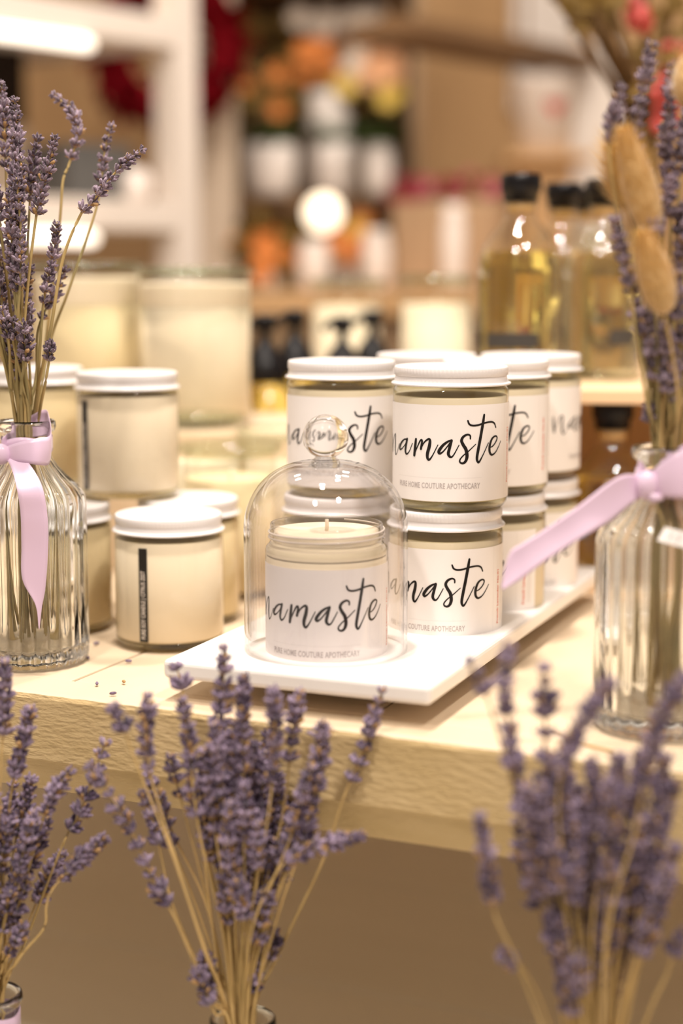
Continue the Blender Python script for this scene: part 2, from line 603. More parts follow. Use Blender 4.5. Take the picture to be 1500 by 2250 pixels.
T_SHOP = text_verts('PURE HOME COUTURE APOTHECARY', 0.0040, 0.70, 0.00006, 1.06)
T_SCENT = text_verts('French Lavender No.01', 0.0031, 1.0, 0.00008, 1.0)
wd = max(v[0] for v in T_SHOP[0]) - min(v[0] for v in T_SHOP[0])
T_SHOP = ([(x * .0565 / wd, y * 1.22) for x, y in T_SHOP[0]], T_SHOP[1])
wd = max(v[0] for v in T_SCENT[0]) - min(v[0] for v in T_SCENT[0])
T_SCENT = ([(x * .0348 / wd, y) for x, y in T_SCENT[0]], T_SCENT[1])


def label_mesh():
    bm = bmesh.new()
    a0, a1 = math.radians(-128), math.radians(94)
    n = 60
    cols = [[bm.verts.new(wrap((a0 + (a1 - a0) * i / n) * JR, v, JR + .00015)) for v in (.0072, .0671)] for i in range(n + 1)]
    for a, b in zip(cols, cols[1:]):
        bm.faces.new((a[0], b[0], b[1], a[1]))
    return bm


def print_mesh():
    bm = bmesh.new()
    r = JR + .0003
    script_mesh(bm, r)
    for f in bm.faces:
        f.material_index = 0
    put_text(bm, T_SHOP, lambda x, y: wrap(x + math.radians(-12) * JR, y + .0168, r), 1)
    put_text(bm, T_SCENT, lambda x, y: wrap(-y + math.radians(76.7) * JR, x + .0343, r), 2)

    def dots(u0, v0, u1, v1, n, s, mi):
        for i in range(n):
            t = i / (n - 1)
            u, v = u0 + (u1 - u0) * t, v0 + (v1 - v0) * t
            bm.faces.new([bm.verts.new(wrap(u + dx * s, v + dy * s, r)) for dx, dy in ((-1, -1), (1, -1), (1, 1), (-1, 1))]).material_index = mi
    dots(math.radians(-57) * JR, .0219, math.radians(33) * JR, .0219, 78, .00011, 1)
    dots(math.radians(67.5) * JR, .0085, math.radians(67.5) * JR, .066, 70, .00012, 1)
    dots(math.radians(83) * JR, .018, math.radians(83) * JR, .040, 36, .00020, 1)
    dots(math.radians(86) * JR, .018, math.radians(86) * JR, .046, 44, .00020, 1)
    return bm


def lid_bm():
    bm = bmesh.new()
    N = 264

    def kn(a, r, z):
        if .0840 < z < .0888 and r > .034:
            return r + (.00022 if round(a / (2 * math.pi) * N) % 3 == 0 else 0)
        return r
    prof = [(0, .0893), (.030, .0893), (.0345, .0896), (.0354, .0894), (.0358, .0888), (.03585, .0886), (.03585, .0842), (.0356, .0838), (.0352, .0834),
            (.0356, .0822), (.0358, .0806), (.0361, .0799), (.0374, .0794), (.0379, .0788), (.0378, .0781), (.0372, .0778), (.0345, .0779)]
    lathe(bm, prof, N, kn)
    return bm


def jar_parts(t, wax, label=True, strip=False, gap_top=.0712, gapm='base_glass'):
    bm = bmesh.new()
    lathe(bm, GLASS_PROF, 96)
    obj('glass_jar', bm, M['jar_glass'], t)
    bm = bmesh.new()
    lathe(bm, [(0, .0008), (.0335, .0018), (.0358, .0048), (.0360, .0062), (0, .0062)], 64)
    b = obj('glass_base', bm, M['base_glass'], t)
    bm = bmesh.new()
    lathe(bm, [(0, .0063), (JR - .0018, .0063), (JR - .0006, .0080), (JR - .0006, gap_top - .001), (JR - .0016, gap_top), (0, gap_top - .001)], 72)
    obj('wax', bm, wax, t)
    bm = bmesh.new()     # tinted empty band of glass between wax and lid
    lathe(bm, [(JR - .0008, gap_top + .0006), (JR - .0008, .0757), (JR - .003, .0775)], 72)
    obj('clear_glass_band', bm, M[gapm], t)
    if label:
        lb = obj('label', label_mesh(), M['paper'], t)
        obj('lettering', print_mesh(), [M['ink'], M['grey_ink'], M['red_ink']], lb, False)
    if strip:
        bm = bmesh.new()
        u0, hw, r = math.radians(-28) * JR, .0031, JR + .0002
        c = [[bm.verts.new(wrap(u0 - hw + 2 * hw * i / 6, v, r)) for v in (.0075, .0705)] for i in range(7)]
        for a, b in zip(c, c[1:]):
            bm.faces.new((a[0], b[0], b[1], a[1]))
        s = obj('label_strip', bm, M['black_label'], t)
        bm = bmesh.new()
        put_text(bm, T_STRIP, lambda x, y: wrap(u0 - y, x + .0325, r + .00015))
        obj('lettering', bm, M['white_ink'], s, False)


T_STRIP = text_verts('PURE SOY CANDLE | CITRUS ZEST', 0.0042, .75, 0.00012, 1.0)
wd = max(v[0] for v in T_STRIP[0]) - min(v[0] for v in T_STRIP[0])
T_STRIP = ([(x * .046 / wd, y) for x, y in T_STRIP[0]], T_STRIP[1])

H2 = TB + 0.0899 + .0002    # base height of an upper jar on the board
JG = 'white labelled candle jars stacked on the marble board'
spots = [
    # x, y, level, rotation, label
    (.0695, 1.041, 1, -6, 'lidded candle jar lettered namaste, top of the frontmost stack on the marble'),
    (.0000, 1.1055, 1, -5, 'lidded namaste candle jar directly behind the glass knob, top of its stack'),
    (.1045, 1.115, 1, -20.6, 'upper lidded jar just behind the frontmost stack, only te of its lettering showing'),
    (.1375, 1.195, 1, 100, 'rear upper lidded jar by the wooden crate, only na of its lettering showing'),
    (.0620, 1.199, 1, 40, 'upper jar at the back of the marble, only its white lid top showing'),
    (.0670, 1.041, 0, -16, 'lower namaste jar beneath the frontmost stack, right beside the glass dome'),
    (-.003, 1.1055, 0, 15, 'lower candle jar seen only through the glass dome, under another jar'),
    (.1035, 1.115, 0, -46, 'lower jar turned to show red vertical lettering beside the lilac ribbon end'),
    (.1375, 1.195, 0, -4, 'rear lower jar on the marble by the crate, ste of its lettering showing'),
    (.0620, 1.199, 0, 60, 'hidden lower jar at the back of the marble supporting another jar'),
]
first = None
for x, y, lv, rot, lbl in spots:
    loc = (x, y, TB + .0001 if lv == 0 else H2)
    if first is None:
        first = thing('candle_jar', lbl, 'candle', loc, math.radians(rot), JG)
        jar_parts(first, M['wax'])
        obj('lid', lid_bm(), M['lid'], first)
    else:
        dup(first, loc, math.radians(rot), lbl, JG)

# plain candle jars on the bare planks, left
LG = 'plain cream candle jars stacked beside the left vase'
lspots = [
    (-.117, 1.096, 0, 0, 'cream candle jar with black vertical strip, frontmost of the left stack', True),
    (-.154, 1.178, 1, -27, 'top candle jar of the left stack, slim black strip near its left side', True),
    (-.111, 1.174, 0, 0, 'lower cream candle jar behind the strip jar, beside the glass dome', False),
    (-.200, 1.146, 0, 0, 'lower cream candle jar partly hidden behind the left ribbed vase', False),
    (-.232, 1.240, 1, 0, 'upper cream candle jar half hidden behind the left lavender stems', False),
    (-.224, 1.238, 0, 0, 'hidden lower cream jar carrying the jar behind the lavender stems', False),
]
fs = fp = None
for x, y, lv, rot, lbl, strip in lspots:
    loc = (x, y, .0003 if lv == 0 else .0904)
    az = math.radians(rot) - math.atan2(x, y)
    src = fs if strip else fp
    if src is None:
        t = thing('candle_jar', lbl, 'candle', loc, az, LG)
        jar_parts(t, M['wax_white'] if strip else M['wax_yellow'], False, strip, .0735)
        obj('lid', lid_bm(), M['lid'], t)
        if strip:
            fs = t
        else:
            fp = t
    else:
        dup(src, loc, az, lbl, LG)

# open jar under the dome
oj = thing('candle_jar', 'open namaste candle jar without lid under the glass dome', 'candle', (-.0090, .9700, TB + .0001), 0)
jar_parts(oj, M['wax_white'], True, gapm='jar_glass')
bm = bmesh.new()
pr = [(JR - .0024, .0775), (.0338, .0788)]
for k in range(2):
    z = .0800 + k * .0036
    pr += [(.0338, z), (.0346, z + .0008), (.0346, z + .0014), (.0338, z + .0022)]
pr += [(.0338, .0888), (.0334, .0896), (.0326, .0896), (.0322, .0886), (.0322, .0790)]
lathe(bm, pr, 96)
obj('threaded_neck', bm, M['neck_glass'], oj)
bm = bmesh.new()
n = 96
tube(bm, [(.0346 * math.cos(2 * math.pi * 2.2 * i / 200), .0346 * math.sin(2 * math.pi * 2.2 * i / 200), .0800 + .0066 * i / 200) for i in range(201)], .00055, 8)
obj('screw_thread', bm, M['thread'], oj)
bm = bmesh.new()
lathe(bm, [(JR - .0006, .0713), (JR - .0012, .0760), (.0328, .0785), (.0319, .0792), (.0319, .0846), (.0312, .0852), (0, .0846)], 72)
obj('wax_surface', bm, M['wax_white'], oj)
bm = bmesh.new()
tube(bm, [(0, 0, .0838), (.0003, 0, .088), (.0002, 0, .0915)], .0011, 8)
obj('wick', bm, M['wax_white'], oj)

# ------------------------------------------------------------------ glass dome
dm = thing('glass_dome', 'clear glass bell dome with round knob covering the open candle', 'cloche', (-.0094, .9700, TB + .0001), 0)
bm = bmesh.new()
RO, TK = .0492, .0020
outer = [(RO + .0004, .0006), (RO + .0002, .004), (RO, .010), (RO, .086)]
inner = [(RO - TK + .0002, .0006), (RO - TK, .010), (RO - TK, .086)]
for k in range(1, 15):
    a = math.pi / 2 * k / 14
    outer.append((RO * math.cos(a) ** .80 if k < 14 else 0.0, .086 + .0415 * math.sin(a) ** 1.0))
    inner.append(((RO - TK) * math.cos(a) ** .80 if k < 14 else 0.0, .086 + .0390 * math.sin(a)))
lathe(bm, outer[::-1] + [(RO - TK / 2, 0.0)] + inner, 128)
obj('bell', bm, M['dome_glass'], dm)
bm = bmesh.new()
kp = [(0, .1226), (.0085, .1230), (.0085, .1268), (.0062, .1290), (.0060, .1304)]
zc, kr = .1412, .0137
for k in range(1, 25):
    a = -math.pi / 2 + math.pi * k / 24
    if kr * math.cos(a) > .006 or a > 0:
        kp.append((kr * math.cos(a) if k < 24 else 0, zc + kr * math.sin(a) * .97))
lathe(bm, kp, 64)
obj('knob', bm, M['knob_glass'], dm)


# ------------------------------------------------------------------ big candles and small candle glasses at the back
def riser(name, label, c, size, yaw, m):
    bm = bmesh.new()
    box(bm, (0, 0, size[2] / 2), size, .002)
    o = obj(name, bm, m, None, False)
    o.location = c
    o.rotation_euler = (0, 0, yaw)
    return tag(o, label, 'riser')


riser('display_riser', 'cream wooden riser block under the two large candles', (-.186, 1.47, .0002), (.36, .20, .118), YAW * .3, M['cream_wood'])


def candle_glass(name, label, loc, r, h, wz, wax, group):
    t = thing(name, label, 'candle', loc, 0, group)
    bm = bmesh.new()
    lathe(bm, [(0, .0004), (r - .003, .0004), (r, .004), (r, h - .010), (r + .001, h - .006)], 64)
    obj('glass', bm, M['jar_glass'], t)
    bm = bmesh.new()
    lathe(bm, [(r + .001, h - .008), (r + .0045, h - .005), (r + .005, h - .002), (r + .003, h), (r - .001, h - .001), (r - .002, h - .006), (r - .001, h - .009)], 64)
    obj('rim', bm, M['rim_glass'], t)
    bm = bmesh.new()
    lathe(bm, [(0, .006), (r - .003, .006), (r - .0012, .009), (r - .0012, wz), (r - .003, wz - .0015), (0, wz - .002)], 48)
    obj('wax', bm, wax, t)
    bm = bmesh.new()
    tube(bm, [(0, 0, wz - .004), (.001, 0, wz + .007)], .0012, 6)
    obj('wick', bm, M['wax_white'], t)
    if r > .045:
        bm = bmesh.new()      # thin white shell inside the glass above the wax
        lathe(bm, [(r - .0010, wz - .001), (r - .0010, h - .016), (r - .0016, h - .014), (r - .0018, wz - .001)], 48)
        obj('white_band', bm, M['wax_white'], t)
    return t


GR = 'large candles in clear glasses on the riser'
p = at(432, 900, 1.44)
candle_glass('glass_candle', 'large white candle in a thick rimmed glass, nearest the black bottles', (p.x, 1.44, .1184), .0485, .137, .104, M['wax'], GR)
p = at(196, 900, 1.49)
candle_glass('glass_candle', 'large yellow cream candle in glass just behind the left lavender', (p.x, 1.49, .1184), .0485, .142, .105, M['wax_yellow'], GR)
VG = 'small candle glasses between the jar stacks'
for px, Y, h, wz, lbl in ((505, 1.27, .118, .092, 'short clear candle glass with yellow wax, close behind the glass dome'),
                          (432, 1.345, .135, .098, 'short candle glass with green tinted rim, behind the left jar stack'),
                          (628, 1.36, .122, .098, 'short candle glass with white wax, beside the rear namaste jar')):
    p = at(px, 1000, Y)
    candle_glass('glass_candle', lbl, (p.x, Y, .0003), .036, h, wz, M['wax_yellow'] if px == 505 else M['wax_white'], VG)
WG = 'white candle glasses at the back of the bench'
for px, Y, w_, top, lbl in ((958, 1.75, 152, 605, 'blurred white candle glass right behind the back jar lid'),
                            (762, 1.86, 150, 612, 'blurred pale candle glass behind the two black pumps')):
    p = at(px, top, Y)
    candle_glass('glass_candle', lbl, (p.x, Y, .0003), w_ / 2 / FPX * Y, p.z, p.z - .03, M['wax'], WG)


# ------------------------------------------------------------------ pump bottles
def pump_bottle(label, px, Y, ytop, kind):
    p = at(px, ytop, Y)
    t = thing('pump_bottle', label, 'bottle', (p.x, Y, .0003), 0, 'pump bottles at the back of the bench')
    H = p.z - .0003
    r = .030
    hb = H - .052
    bm = bmesh.new()
    lathe(bm, [(0, 0), (r - .003, 0), (r, .004), (r, hb - .02), (r - .006, hb - .016), (.013, hb - .012), (.012, hb - .002)], 40)
    obj('bottle', bm, M['oil'] if kind else M['bottle_glass'], t)
    bm = bmesh.new()
    lathe(bm, [(0, hb + .036), (.0045, hb + .036), (.0055, hb + .026), (.011, hb + .020), (.019, hb + .006), (.022, hb - .004), (.022, hb - .014), (0, hb - .014)], 32)
    obj('collar', bm, M['black_cap'], t)
    bm = bmesh.new()
    box(bm, (0, 0, hb + .044), (.020, .020, .016), .003)
    tube(bm, [(0, 0, hb + .046), (-.012, -.016, hb + .046), (-.018, -.024, hb + .040)], .0035, 8)
    obj('pump_head', bm, M['black_cap'], t)
    bm = bmesh.new()
    n = 12
    c = [[bm.verts.new((r * 1.01 * math.sin(a), -r * 1.01 * math.cos(a), z)) for z in (hb * .25, hb * .68)] for a in [(-.9 + 1.8 * i / n) for i in range(n + 1)]]
    for a, b in zip(c, c[1:]):
        bm.faces.new((a[0], b[0], b[1], a[1]))
    obj('label', bm, M['grey_label'], t)
    return t


for px, Y, yt, k, lbl in ((582, 1.60, 690, 1, 'golden pump bottle right beside the large white candle'),
                          (648, 1.66, 680, 1, 'second black pump bottle from the large white candle'),
                          (752, 1.64, 694, 1, 'third black pump bottle, behind the left namaste jar lid'),
                          (818, 1.72, 682, 1, 'fourth black pump bottle, next to the blurred white candle glass')):
    pump_bottle(lbl, px, Y, yt, k)

# ------------------------------------------------------------------ crate and oil bottles
pc = on(1268, 1303)
cy = math.radians(-6)
CZ = .160
cr = thing('wooden_crate', 'honey coloured open wooden crate carrying the tall oil bottles', 'crate', (pc.x + .01, pc.y, .0003), cy)
CW, CD, TT = .30, .335, .011
x0, x1 = -.085, .215
cx = (x0 + x1) / 2
for nm, c, s, m in (('top_board', (cx, CD / 2, CZ - TT / 2), (CW, CD, TT), M['crate_edge']),
                    ('bottom_board', (cx, CD / 2, TT / 2), (CW, CD, TT), M['crate_edge']),
                    ('side_board', (x0 + TT / 2, CD / 2, CZ / 2), (TT, CD, CZ - 2 * TT - .0004), M['crate_edge']),
                    ('side_board', (x1 - TT / 2, CD / 2, CZ / 2), (TT, CD, CZ - 2 * TT - .0004), M['crate_edge']),
                    ('back_board', (cx, CD - TT / 2, CZ / 2), (CW - 2 * TT - .0004, TT, CZ - 2 * TT - .0004), M['crate'])):
    bm = bmesh.new()
    box(bm, c, s, .001)
    obj(nm, bm, m, cr, False)


def oil_bottle(t, oil, R=.033, H=.168, lab_kind=0):
    nb = H - .052
    gp = [(0, .0005), (R - .004, .0003), (R - .0006, .003), (R, .006), (R, nb - .030), (R * .985, nb - .022), (R * .93, nb - .013), (R * .82, nb - .003), (R * .66, nb + .005), (.0165, nb + .012), (.0130, nb + .017), (.0125, nb + .021), (.0125, H - .026), (.0142, H - .025), (.0142, H - .022)]
    bm = bmesh.new()
    lathe(bm, gp, 56)
    obj('bottle', bm, M['bottle_glass'], t)
    bm = bmesh.new()
    q = R - .0022
    lathe(bm, [(0, .0085), (q - .003, .0085), (q, .011), (q, nb - .031), (q * .98, nb - .022), (q * .925, nb - .013), (q * .89, nb - .009), (0, nb - .009)], 48)
    obj('oil', bm, oil, t)
    bm = bmesh.new()
    lathe(bm, [(0, .0015), (R - .005, .0015), (R - .002, .004), (R - .002, .0075), (0, .0075)], 48)
    obj('glass_base', bm, M['rim_glass'], t)
    bm = bmesh.new()
    lathe(bm, [(0, H - .031), (.0112, H - .031), (.0112, H - .0222), (0, H - .0222)], 32)
    obj('cork', bm, M['cork'], t)
    bm = bmesh.new()
    lathe(bm, [(0, H), (.0148, H), (.0163, H - .0015), (.0163, H - .0130), (.0145, H - .0140), (.0138, H - .0220), (0, H - .0220)], 40)
    obj('stopper', bm, M['black_cap'], t)
    bm = bmesh.new()
    for a0, a1, z0, z1 in (((-1.15, -.75, .0), (-.62, .75, 0)) if lab_kind == 0 else ((-.1, .62, 0),)) and \
            ([(-1.25, -.70, .030, .042), (-.48, .80, .030, .042)] if lab_kind == 0 else [(.15, .95, .030, .043)]):
        n = 10
        c = []
        for i in range(n + 1):
            a = a0 + (a1 - a0) * i / n
            e = 0 if lab_kind == 0 else .006 * (1 - math.sqrt(max(0, 1 - ((i / n - .5) * 2) ** 8))) + (.003 if i in (0, n) else 0)
            c.append([bm.verts.new(((R + .0002) * math.sin(a), -(R + .0002) * math.cos(a), z)) for z in (z0 + e, z1 - e)])
        for a, b in zip(c, c[1:]):
            bm.faces.new((a[0], b[0], b[1], a[1]))
    obj('label', bm, M['grey_label'], t)


OG = 'golden oil bottles with black stoppers on the crate'
for px, Y, k, rr, lbl in ((1140, 1.345, 0, -20, 'tall golden oil bottle nearest the stacked jars, black banded label'),
                          (1322, 1.41, 1, 0, 'pale oil bottle on the crate behind the bunny tail grass, oval label'),
                          (1232, 1.475, 0, 30, 'pale oil bottle behind the foremost golden one, black stopper showing'),
                          (1290, 1.545, 1, 60, 'rearmost oil bottle on the crate, only stopper and neck showing')):
    p = at(px, 700, Y)
    t = thing('oil_bottle', lbl, 'bottle', (p.x, Y, CZ + .0006), math.radians(rr) - math.atan2(p.x, Y), OG)
    oil_bottle(t, M['oil'] if px == 1140 else M['oil_pale'], .0345, .168, k)
p = at(1345, 950, 1.305)
t = thing('oil_bottle', 'small oil bottle with black stopper standing inside the wooden crate', 'bottle', (p.x, 1.305, TT + .0006), 0)
oil_bottle(t, M['oil'], .034, .1375, 0)

# ------------------------------------------------------------------ fluted vases
VH, VR = .157, .0370


def vase_parts(t):
    NF = 26

    def fl(a, r, z):
        k = max(0.0, min(1.0, (VR + .004 - .0 - 0) and (1.0 if .008 < z < .116 else (max(0, 1 - (z - .116) / .020) if z >= .116 else max(0, z / .008)))))
        return r * (1 - .055 * k * (1 - abs(math.cos(a * NF / 2)) ** .8))
    outer = [(0, .0), (VR - .006, .0), (VR - .001, .0025), (VR, .007), (VR, .030), (VR, .060), (VR, .090), (VR, .104), (VR - .0012, .109), (VR - .005, .1145), (VR - .012, .121),
             (.0195, .127), (.0162, .132), (.0150, .137), (.0150, .147), (.0160, .149), (.0180, .1505), (.0188, .153), (.0184, .156), (.0170, .157)]
    inner = [(.0150, .156), (.0135, .152), (.0130, .146), (.0130, .137), (.0142, .1315), (.0175, .1265), (VR - .0145, .120), (VR - .0078, .1135), (VR - .0045, .108), (VR - .0038, .1035), (VR - .0038, .060), (VR - .0038, .014), (VR - .006, .0105), (0, .0095)]
    bm = bmesh.new()
    lathe(bm, outer + inner, NF * 8, lambda a, r, z: r)
    # flute the outer wall only
    for v in bm.verts:
        r = math.hypot(v.co.x, v.co.y)
        z = v.co.z
        if r > 1e-5:
            a = math.atan2(v.co.y, v.co.x)
            rin = VR - .003
            if (z < .117 and r > VR - .0125 and not (abs(r - (VR - .0038)) < 2e-5 or abs(r - (VR - .0045)) < 2e-5 or abs(r - (VR - .0078)) < 2e-5)) or (.117 <= z < .133 and r > .0158 and abs(r - .0175) > 1e-4 and abs(r - (VR - .0145)) > 1e-4):
                if z < .0095 and r < VR - .005:
                    continue
                q = fl(a, r, z)
                v.co.x *= q / r
                v.co.y *= q / r
    obj('glass', bm, M['vase_glass'], t)


vL = Vector(((66 - 750) / 3400.0, 1.043, .0003))
pr_ = on(1455, 1645)
vR_ = Vector((.1765, .886, .0003))
vase1 = thing('fluted_vase', 'fluted clear glass vase tied with lilac bow, left of the plain candles', 'vase', tuple(vL))
vase_parts(vase1)
LZ = -0.32                                          # lower table height
mFL, mFC, mFR = at(-22, 2190, .900), at(533, 2235, .868), at(1310, 2285, .765)
flocs = [Vector((m.x, m.y, LZ + .0003)) for m in (mFL, mFC, mFR)]
VLAB = ['fluted glass vase with pink ribbon, cut off at the lower left edge', 'glass vase under the middle front bunch, only its rim showing',
        'glass vase under the front bunch before the right vase, below the frame']
vase2 = dup(vase1, tuple(vR_), .1, 'fluted clear glass vase tied with long lilac ribbon, right of the marble')
fv = []
for l, lb in zip(flocs, VLAB):
    fv.append(dup(vase1, tuple(l), R0.uniform(0, 1), lb))


# ------------------------------------------------------------------ ribbons
def strip(bm, pairs, per=8, cross=6, bulge=0.0):
    """satin band through pairs of edge points"""
    A = catmull([p[0] for p in pairs], per)
    B = catmull([p[1] for p in pairs], per)
    prev = None
    for i, (a, b) in enumerate(zip(A, B)):
        mid = (B[min(i + 1, len(B) - 1)] + A[min(i + 1, len(A) - 1)]) * .5 - (B[max(i - 1, 0)] + A[max(i - 1, 0)]) * .5
        n = (b - a).cross(mid)
        n = n.normalized() if n.length > 1e-12 else Vector((0, -1, 0))
        wv = (b - a).length
        row = [bm.verts.new(a.lerp(b, k / cross) + n * bulge * wv * math.sin(math.pi * k / cross)) for k in range(cross + 1)]
        if prev:
            for k in range(cross):
                bm.faces.new((prev[k], row[k], row[k + 1], prev[k + 1]))
        prev = row


def ribbon_obj(name, bm, parent):
    o = obj(name, bm, M['ribbon'], parent)
    s = o.modifiers.new('thickness', 'SOLIDIFY')
    s.thickness = .0003
    return o


def band(bm, c, r, z0, z1):
    prev = first_ = None
    n = 40
    for i in range(n):
        a = 2 * math.pi * i / n
        row = [bm.verts.new((c.x + r * math.cos(a), c.y + r * math.sin(a), z0 + (z1 - z0) * k / 3 + .0012 * math.sin(3 * a))) for k in range(4)]
        if prev:
            for k in range(3):
                bm.faces.new((prev[k], row[k], row[k + 1], prev[k + 1]))
        else:
            first_ = row
        prev = row
    for k in range(3):
        bm.faces.new((prev[k], first_[k], first_[k + 1], prev[k + 1]))


# left bow
rb = thing('ribbon_bow', 'lilac satin bow tied round the left vase neck, one tail hanging', 'ribbon')
kY = vL.y - .0175
bm = bmesh.new()
band(bm, vL, .0164, .1375, .1465)
ribbon_obj('neck_band', bm, rb)
bm = bmesh.new()
strip(bm, [(at(4, 985, kY), at(6, 1012, kY)), (at(40, 972, kY - .008), at(50, 1016, kY - .009)), (at(85, 962, kY - .008), at(85, 1022, kY - .010)), (at(111, 955, kY), at(110, 1016, kY)),
           (at(108, 915, kY + .012), at(104, 962, kY + .010)), (at(96, 900, kY + .018), at(90, 955, kY + .018)), (at(50, 925, kY + .012), at(45, 965, kY + .014)), (at(5, 962, kY + .002), at(6, 992, kY + .003))], 8, 6, .04)
ribbon_obj('loop', bm, rb)
bm = bmesh.new()
strip(bm, [(at(4, 985, kY), at(4, 1010, kY)), (at(-40, 965, kY - .006), at(-40, 1015, kY - .006)), (at(-90, 950, kY), at(-90, 1010, kY)), (at(-60, 920, kY + .014), at(-60, 965, kY + .014)), (at(-5, 970, kY + .004), at(-5, 990, kY + .004))], 8, 6, .04)
ribbon_obj('loop', bm, rb)
tY = vL.y - VR - .004
bm = bmesh.new()
strip(bm, [(at(3, 1000, kY - .001), at(16, 992, kY - .001)), (at(22, 1022, kY - .008), at(52, 1005, kY - .006)), (at(36, 1070, tY - .004), at(90, 1062, tY + .002)), (at(45, 1130, tY - .003), at(104, 1130, tY)),
           (at(47, 1200, tY), at(106, 1200, tY)), (at(49, 1273, tY), at(100, 1290, tY)), (at(78, 1330, tY), at(92, 1335, tY)), (at(85, 1382, tY), at(87, 1384, tY))], 8, 6, .05)
ribbon_obj('tail', bm, rb)
bm = bmesh.new()
q = at(2, 998, kY - .003)
ball(bm, q, .0062, 3, 0, (1, .8, 1.1))
obj('knot', bm, M['ribbon'], rb)

# right bow
rb2 = thing('ribbon_bow', 'lilac satin ribbon tied round the right vase, its long tail pointing left', 'ribbon')
kY = vR_.y - .0185
bm = bmesh.new()
band(bm, vR_, .0164, .1345, .1445)
ribbon_obj('neck_band', bm, rb2)
bm = bmesh.new()
strip(bm, [(at(1412, 1045, kY), at(1412, 1090, kY)), (at(1372, 1043, kY - .004), at(1380, 1112, kY - .004)), (at(1335, 1062, kY - .007), at(1340, 1145, kY - .008)), (at(1265, 1115, kY - .008), at(1290, 1175, kY - .011)),
           (at(1200, 1160, kY - .006), at(1230, 1212, kY - .010)), (at(1150, 1192, kY - .005), at(1175, 1250, kY - .009)), (at(1118, 1217, kY - .004), at(1140, 1276, kY - .008)), (at(1101, 1290, kY - .006), at(1103, 1296, kY - .007))], 8, 8, .05)
ribbon_obj('tail', bm, rb2)
bm = bmesh.new()
strip(bm, [(at(1428, 1042, kY), at(1430, 1085, kY)), (at(1450, 1018, kY - .006), at(1455, 1092, kY - .007)), (at(1500, 985, kY - .008), at(1505, 1096, kY - .011)), (at(1560, 965, kY), at(1565, 1080, kY)),
           (at(1530, 960, kY + .014), at(1530, 1050, kY + .014)), (at(1450, 1010, kY + .004), at(1450, 1050, kY + .006))], 8, 8, .06)
ribbon_obj('loop', bm, rb2)
bm = bmesh.new()
strip(bm, [(at(1420, 1048, kY + .001), at(1412, 1052, kY + .001)), (at(1404, 1022, kY + .002), at(1394, 1046, kY + .002)), (at(1406, 1012, kY + .006), at(1396, 1040, kY + .008)), (at(1424, 1036, kY + .008), at(1416, 1044, kY + .008))], 6, 4, .05)
ribbon_obj('loop', bm, rb2)
bm = bmesh.new()
ball(bm, at(1422, 1066, kY - .003), .0066, 3, 0, (.85, .8, 1.25))
tube(bm, [at(1426, 1082, kY - .004), at(1436, 1096, kY - .006), at(1452, 1090, kY - .004)], .0028, 8)
obj('knot', bm, M['ribbon'], rb2)

# ribbon of the lower left vase
rb3 = thing('ribbon_band', 'pink ribbon round the vase neck in the lower left corner', 'ribbon')
bm = bmesh.new()
band(bm, flocs[0], .0172, LZ + .128, LZ + .147)
ribbon_obj('neck_band', bm, rb3)
bm = bmesh.new()
ball(bm, flocs[0] + Vector((-.006, -.0185, .137)), .0055, 3, 0, (1, .8, 1.1))
obj('knot', bm, M['ribbon'], rb3)

# price tag on the right vase
tg = thing('price_tag', 'small white paper tag hanging on the right vase', 'tag')
c4 = [at(1460, 1158, vR_.y - VR - .0035), at(1443, 1188, vR_.y - VR - .0075), at(1508, 1206, vR_.y - VR - .0065), at(1524, 1174, vR_.y - VR - .0025)]
bm = bmesh.new()
n_ = (c4[1] - c4[0]).cross(c4[2] - c4[0]).normalized() * .0003
top = [bm.verts.new(v) for v in c4]
bot = [bm.verts.new(v + n_) for v in c4]
bm.faces.new(top)
bm.faces.new(bot[::-1])
for k in range(4):
    bm.faces.new((top[k], bot[k], bot[(k + 1) % 4], top[(k + 1) % 4]))
o = obj('paper', bm, M['paper'], tg, False)
bm = bmesh.new()
ux, uy = (c4[3] - c4[0]).normalized(), (c4[0] - c4[1]).normalized()
cc = (c4[0] + c4[1] + c4[2] + c4[3]) / 4 + Vector((0, -.0006, 0))
put_text(bm, text_verts('3.5', .0065), lambda x, y: cc + ux * (x - .001) + uy * y)
obj('lettering', bm, M['grey_ink'], tg, False)
bm = bmesh.new()
tube(bm, [at(1462, 1166, vR_.y - VR - .0036), at(1450, 1130, vR_.y - .030), at(1432, 1094, kY - .002)], .0003, 5)
obj('string', bm, M['straw'], tg)


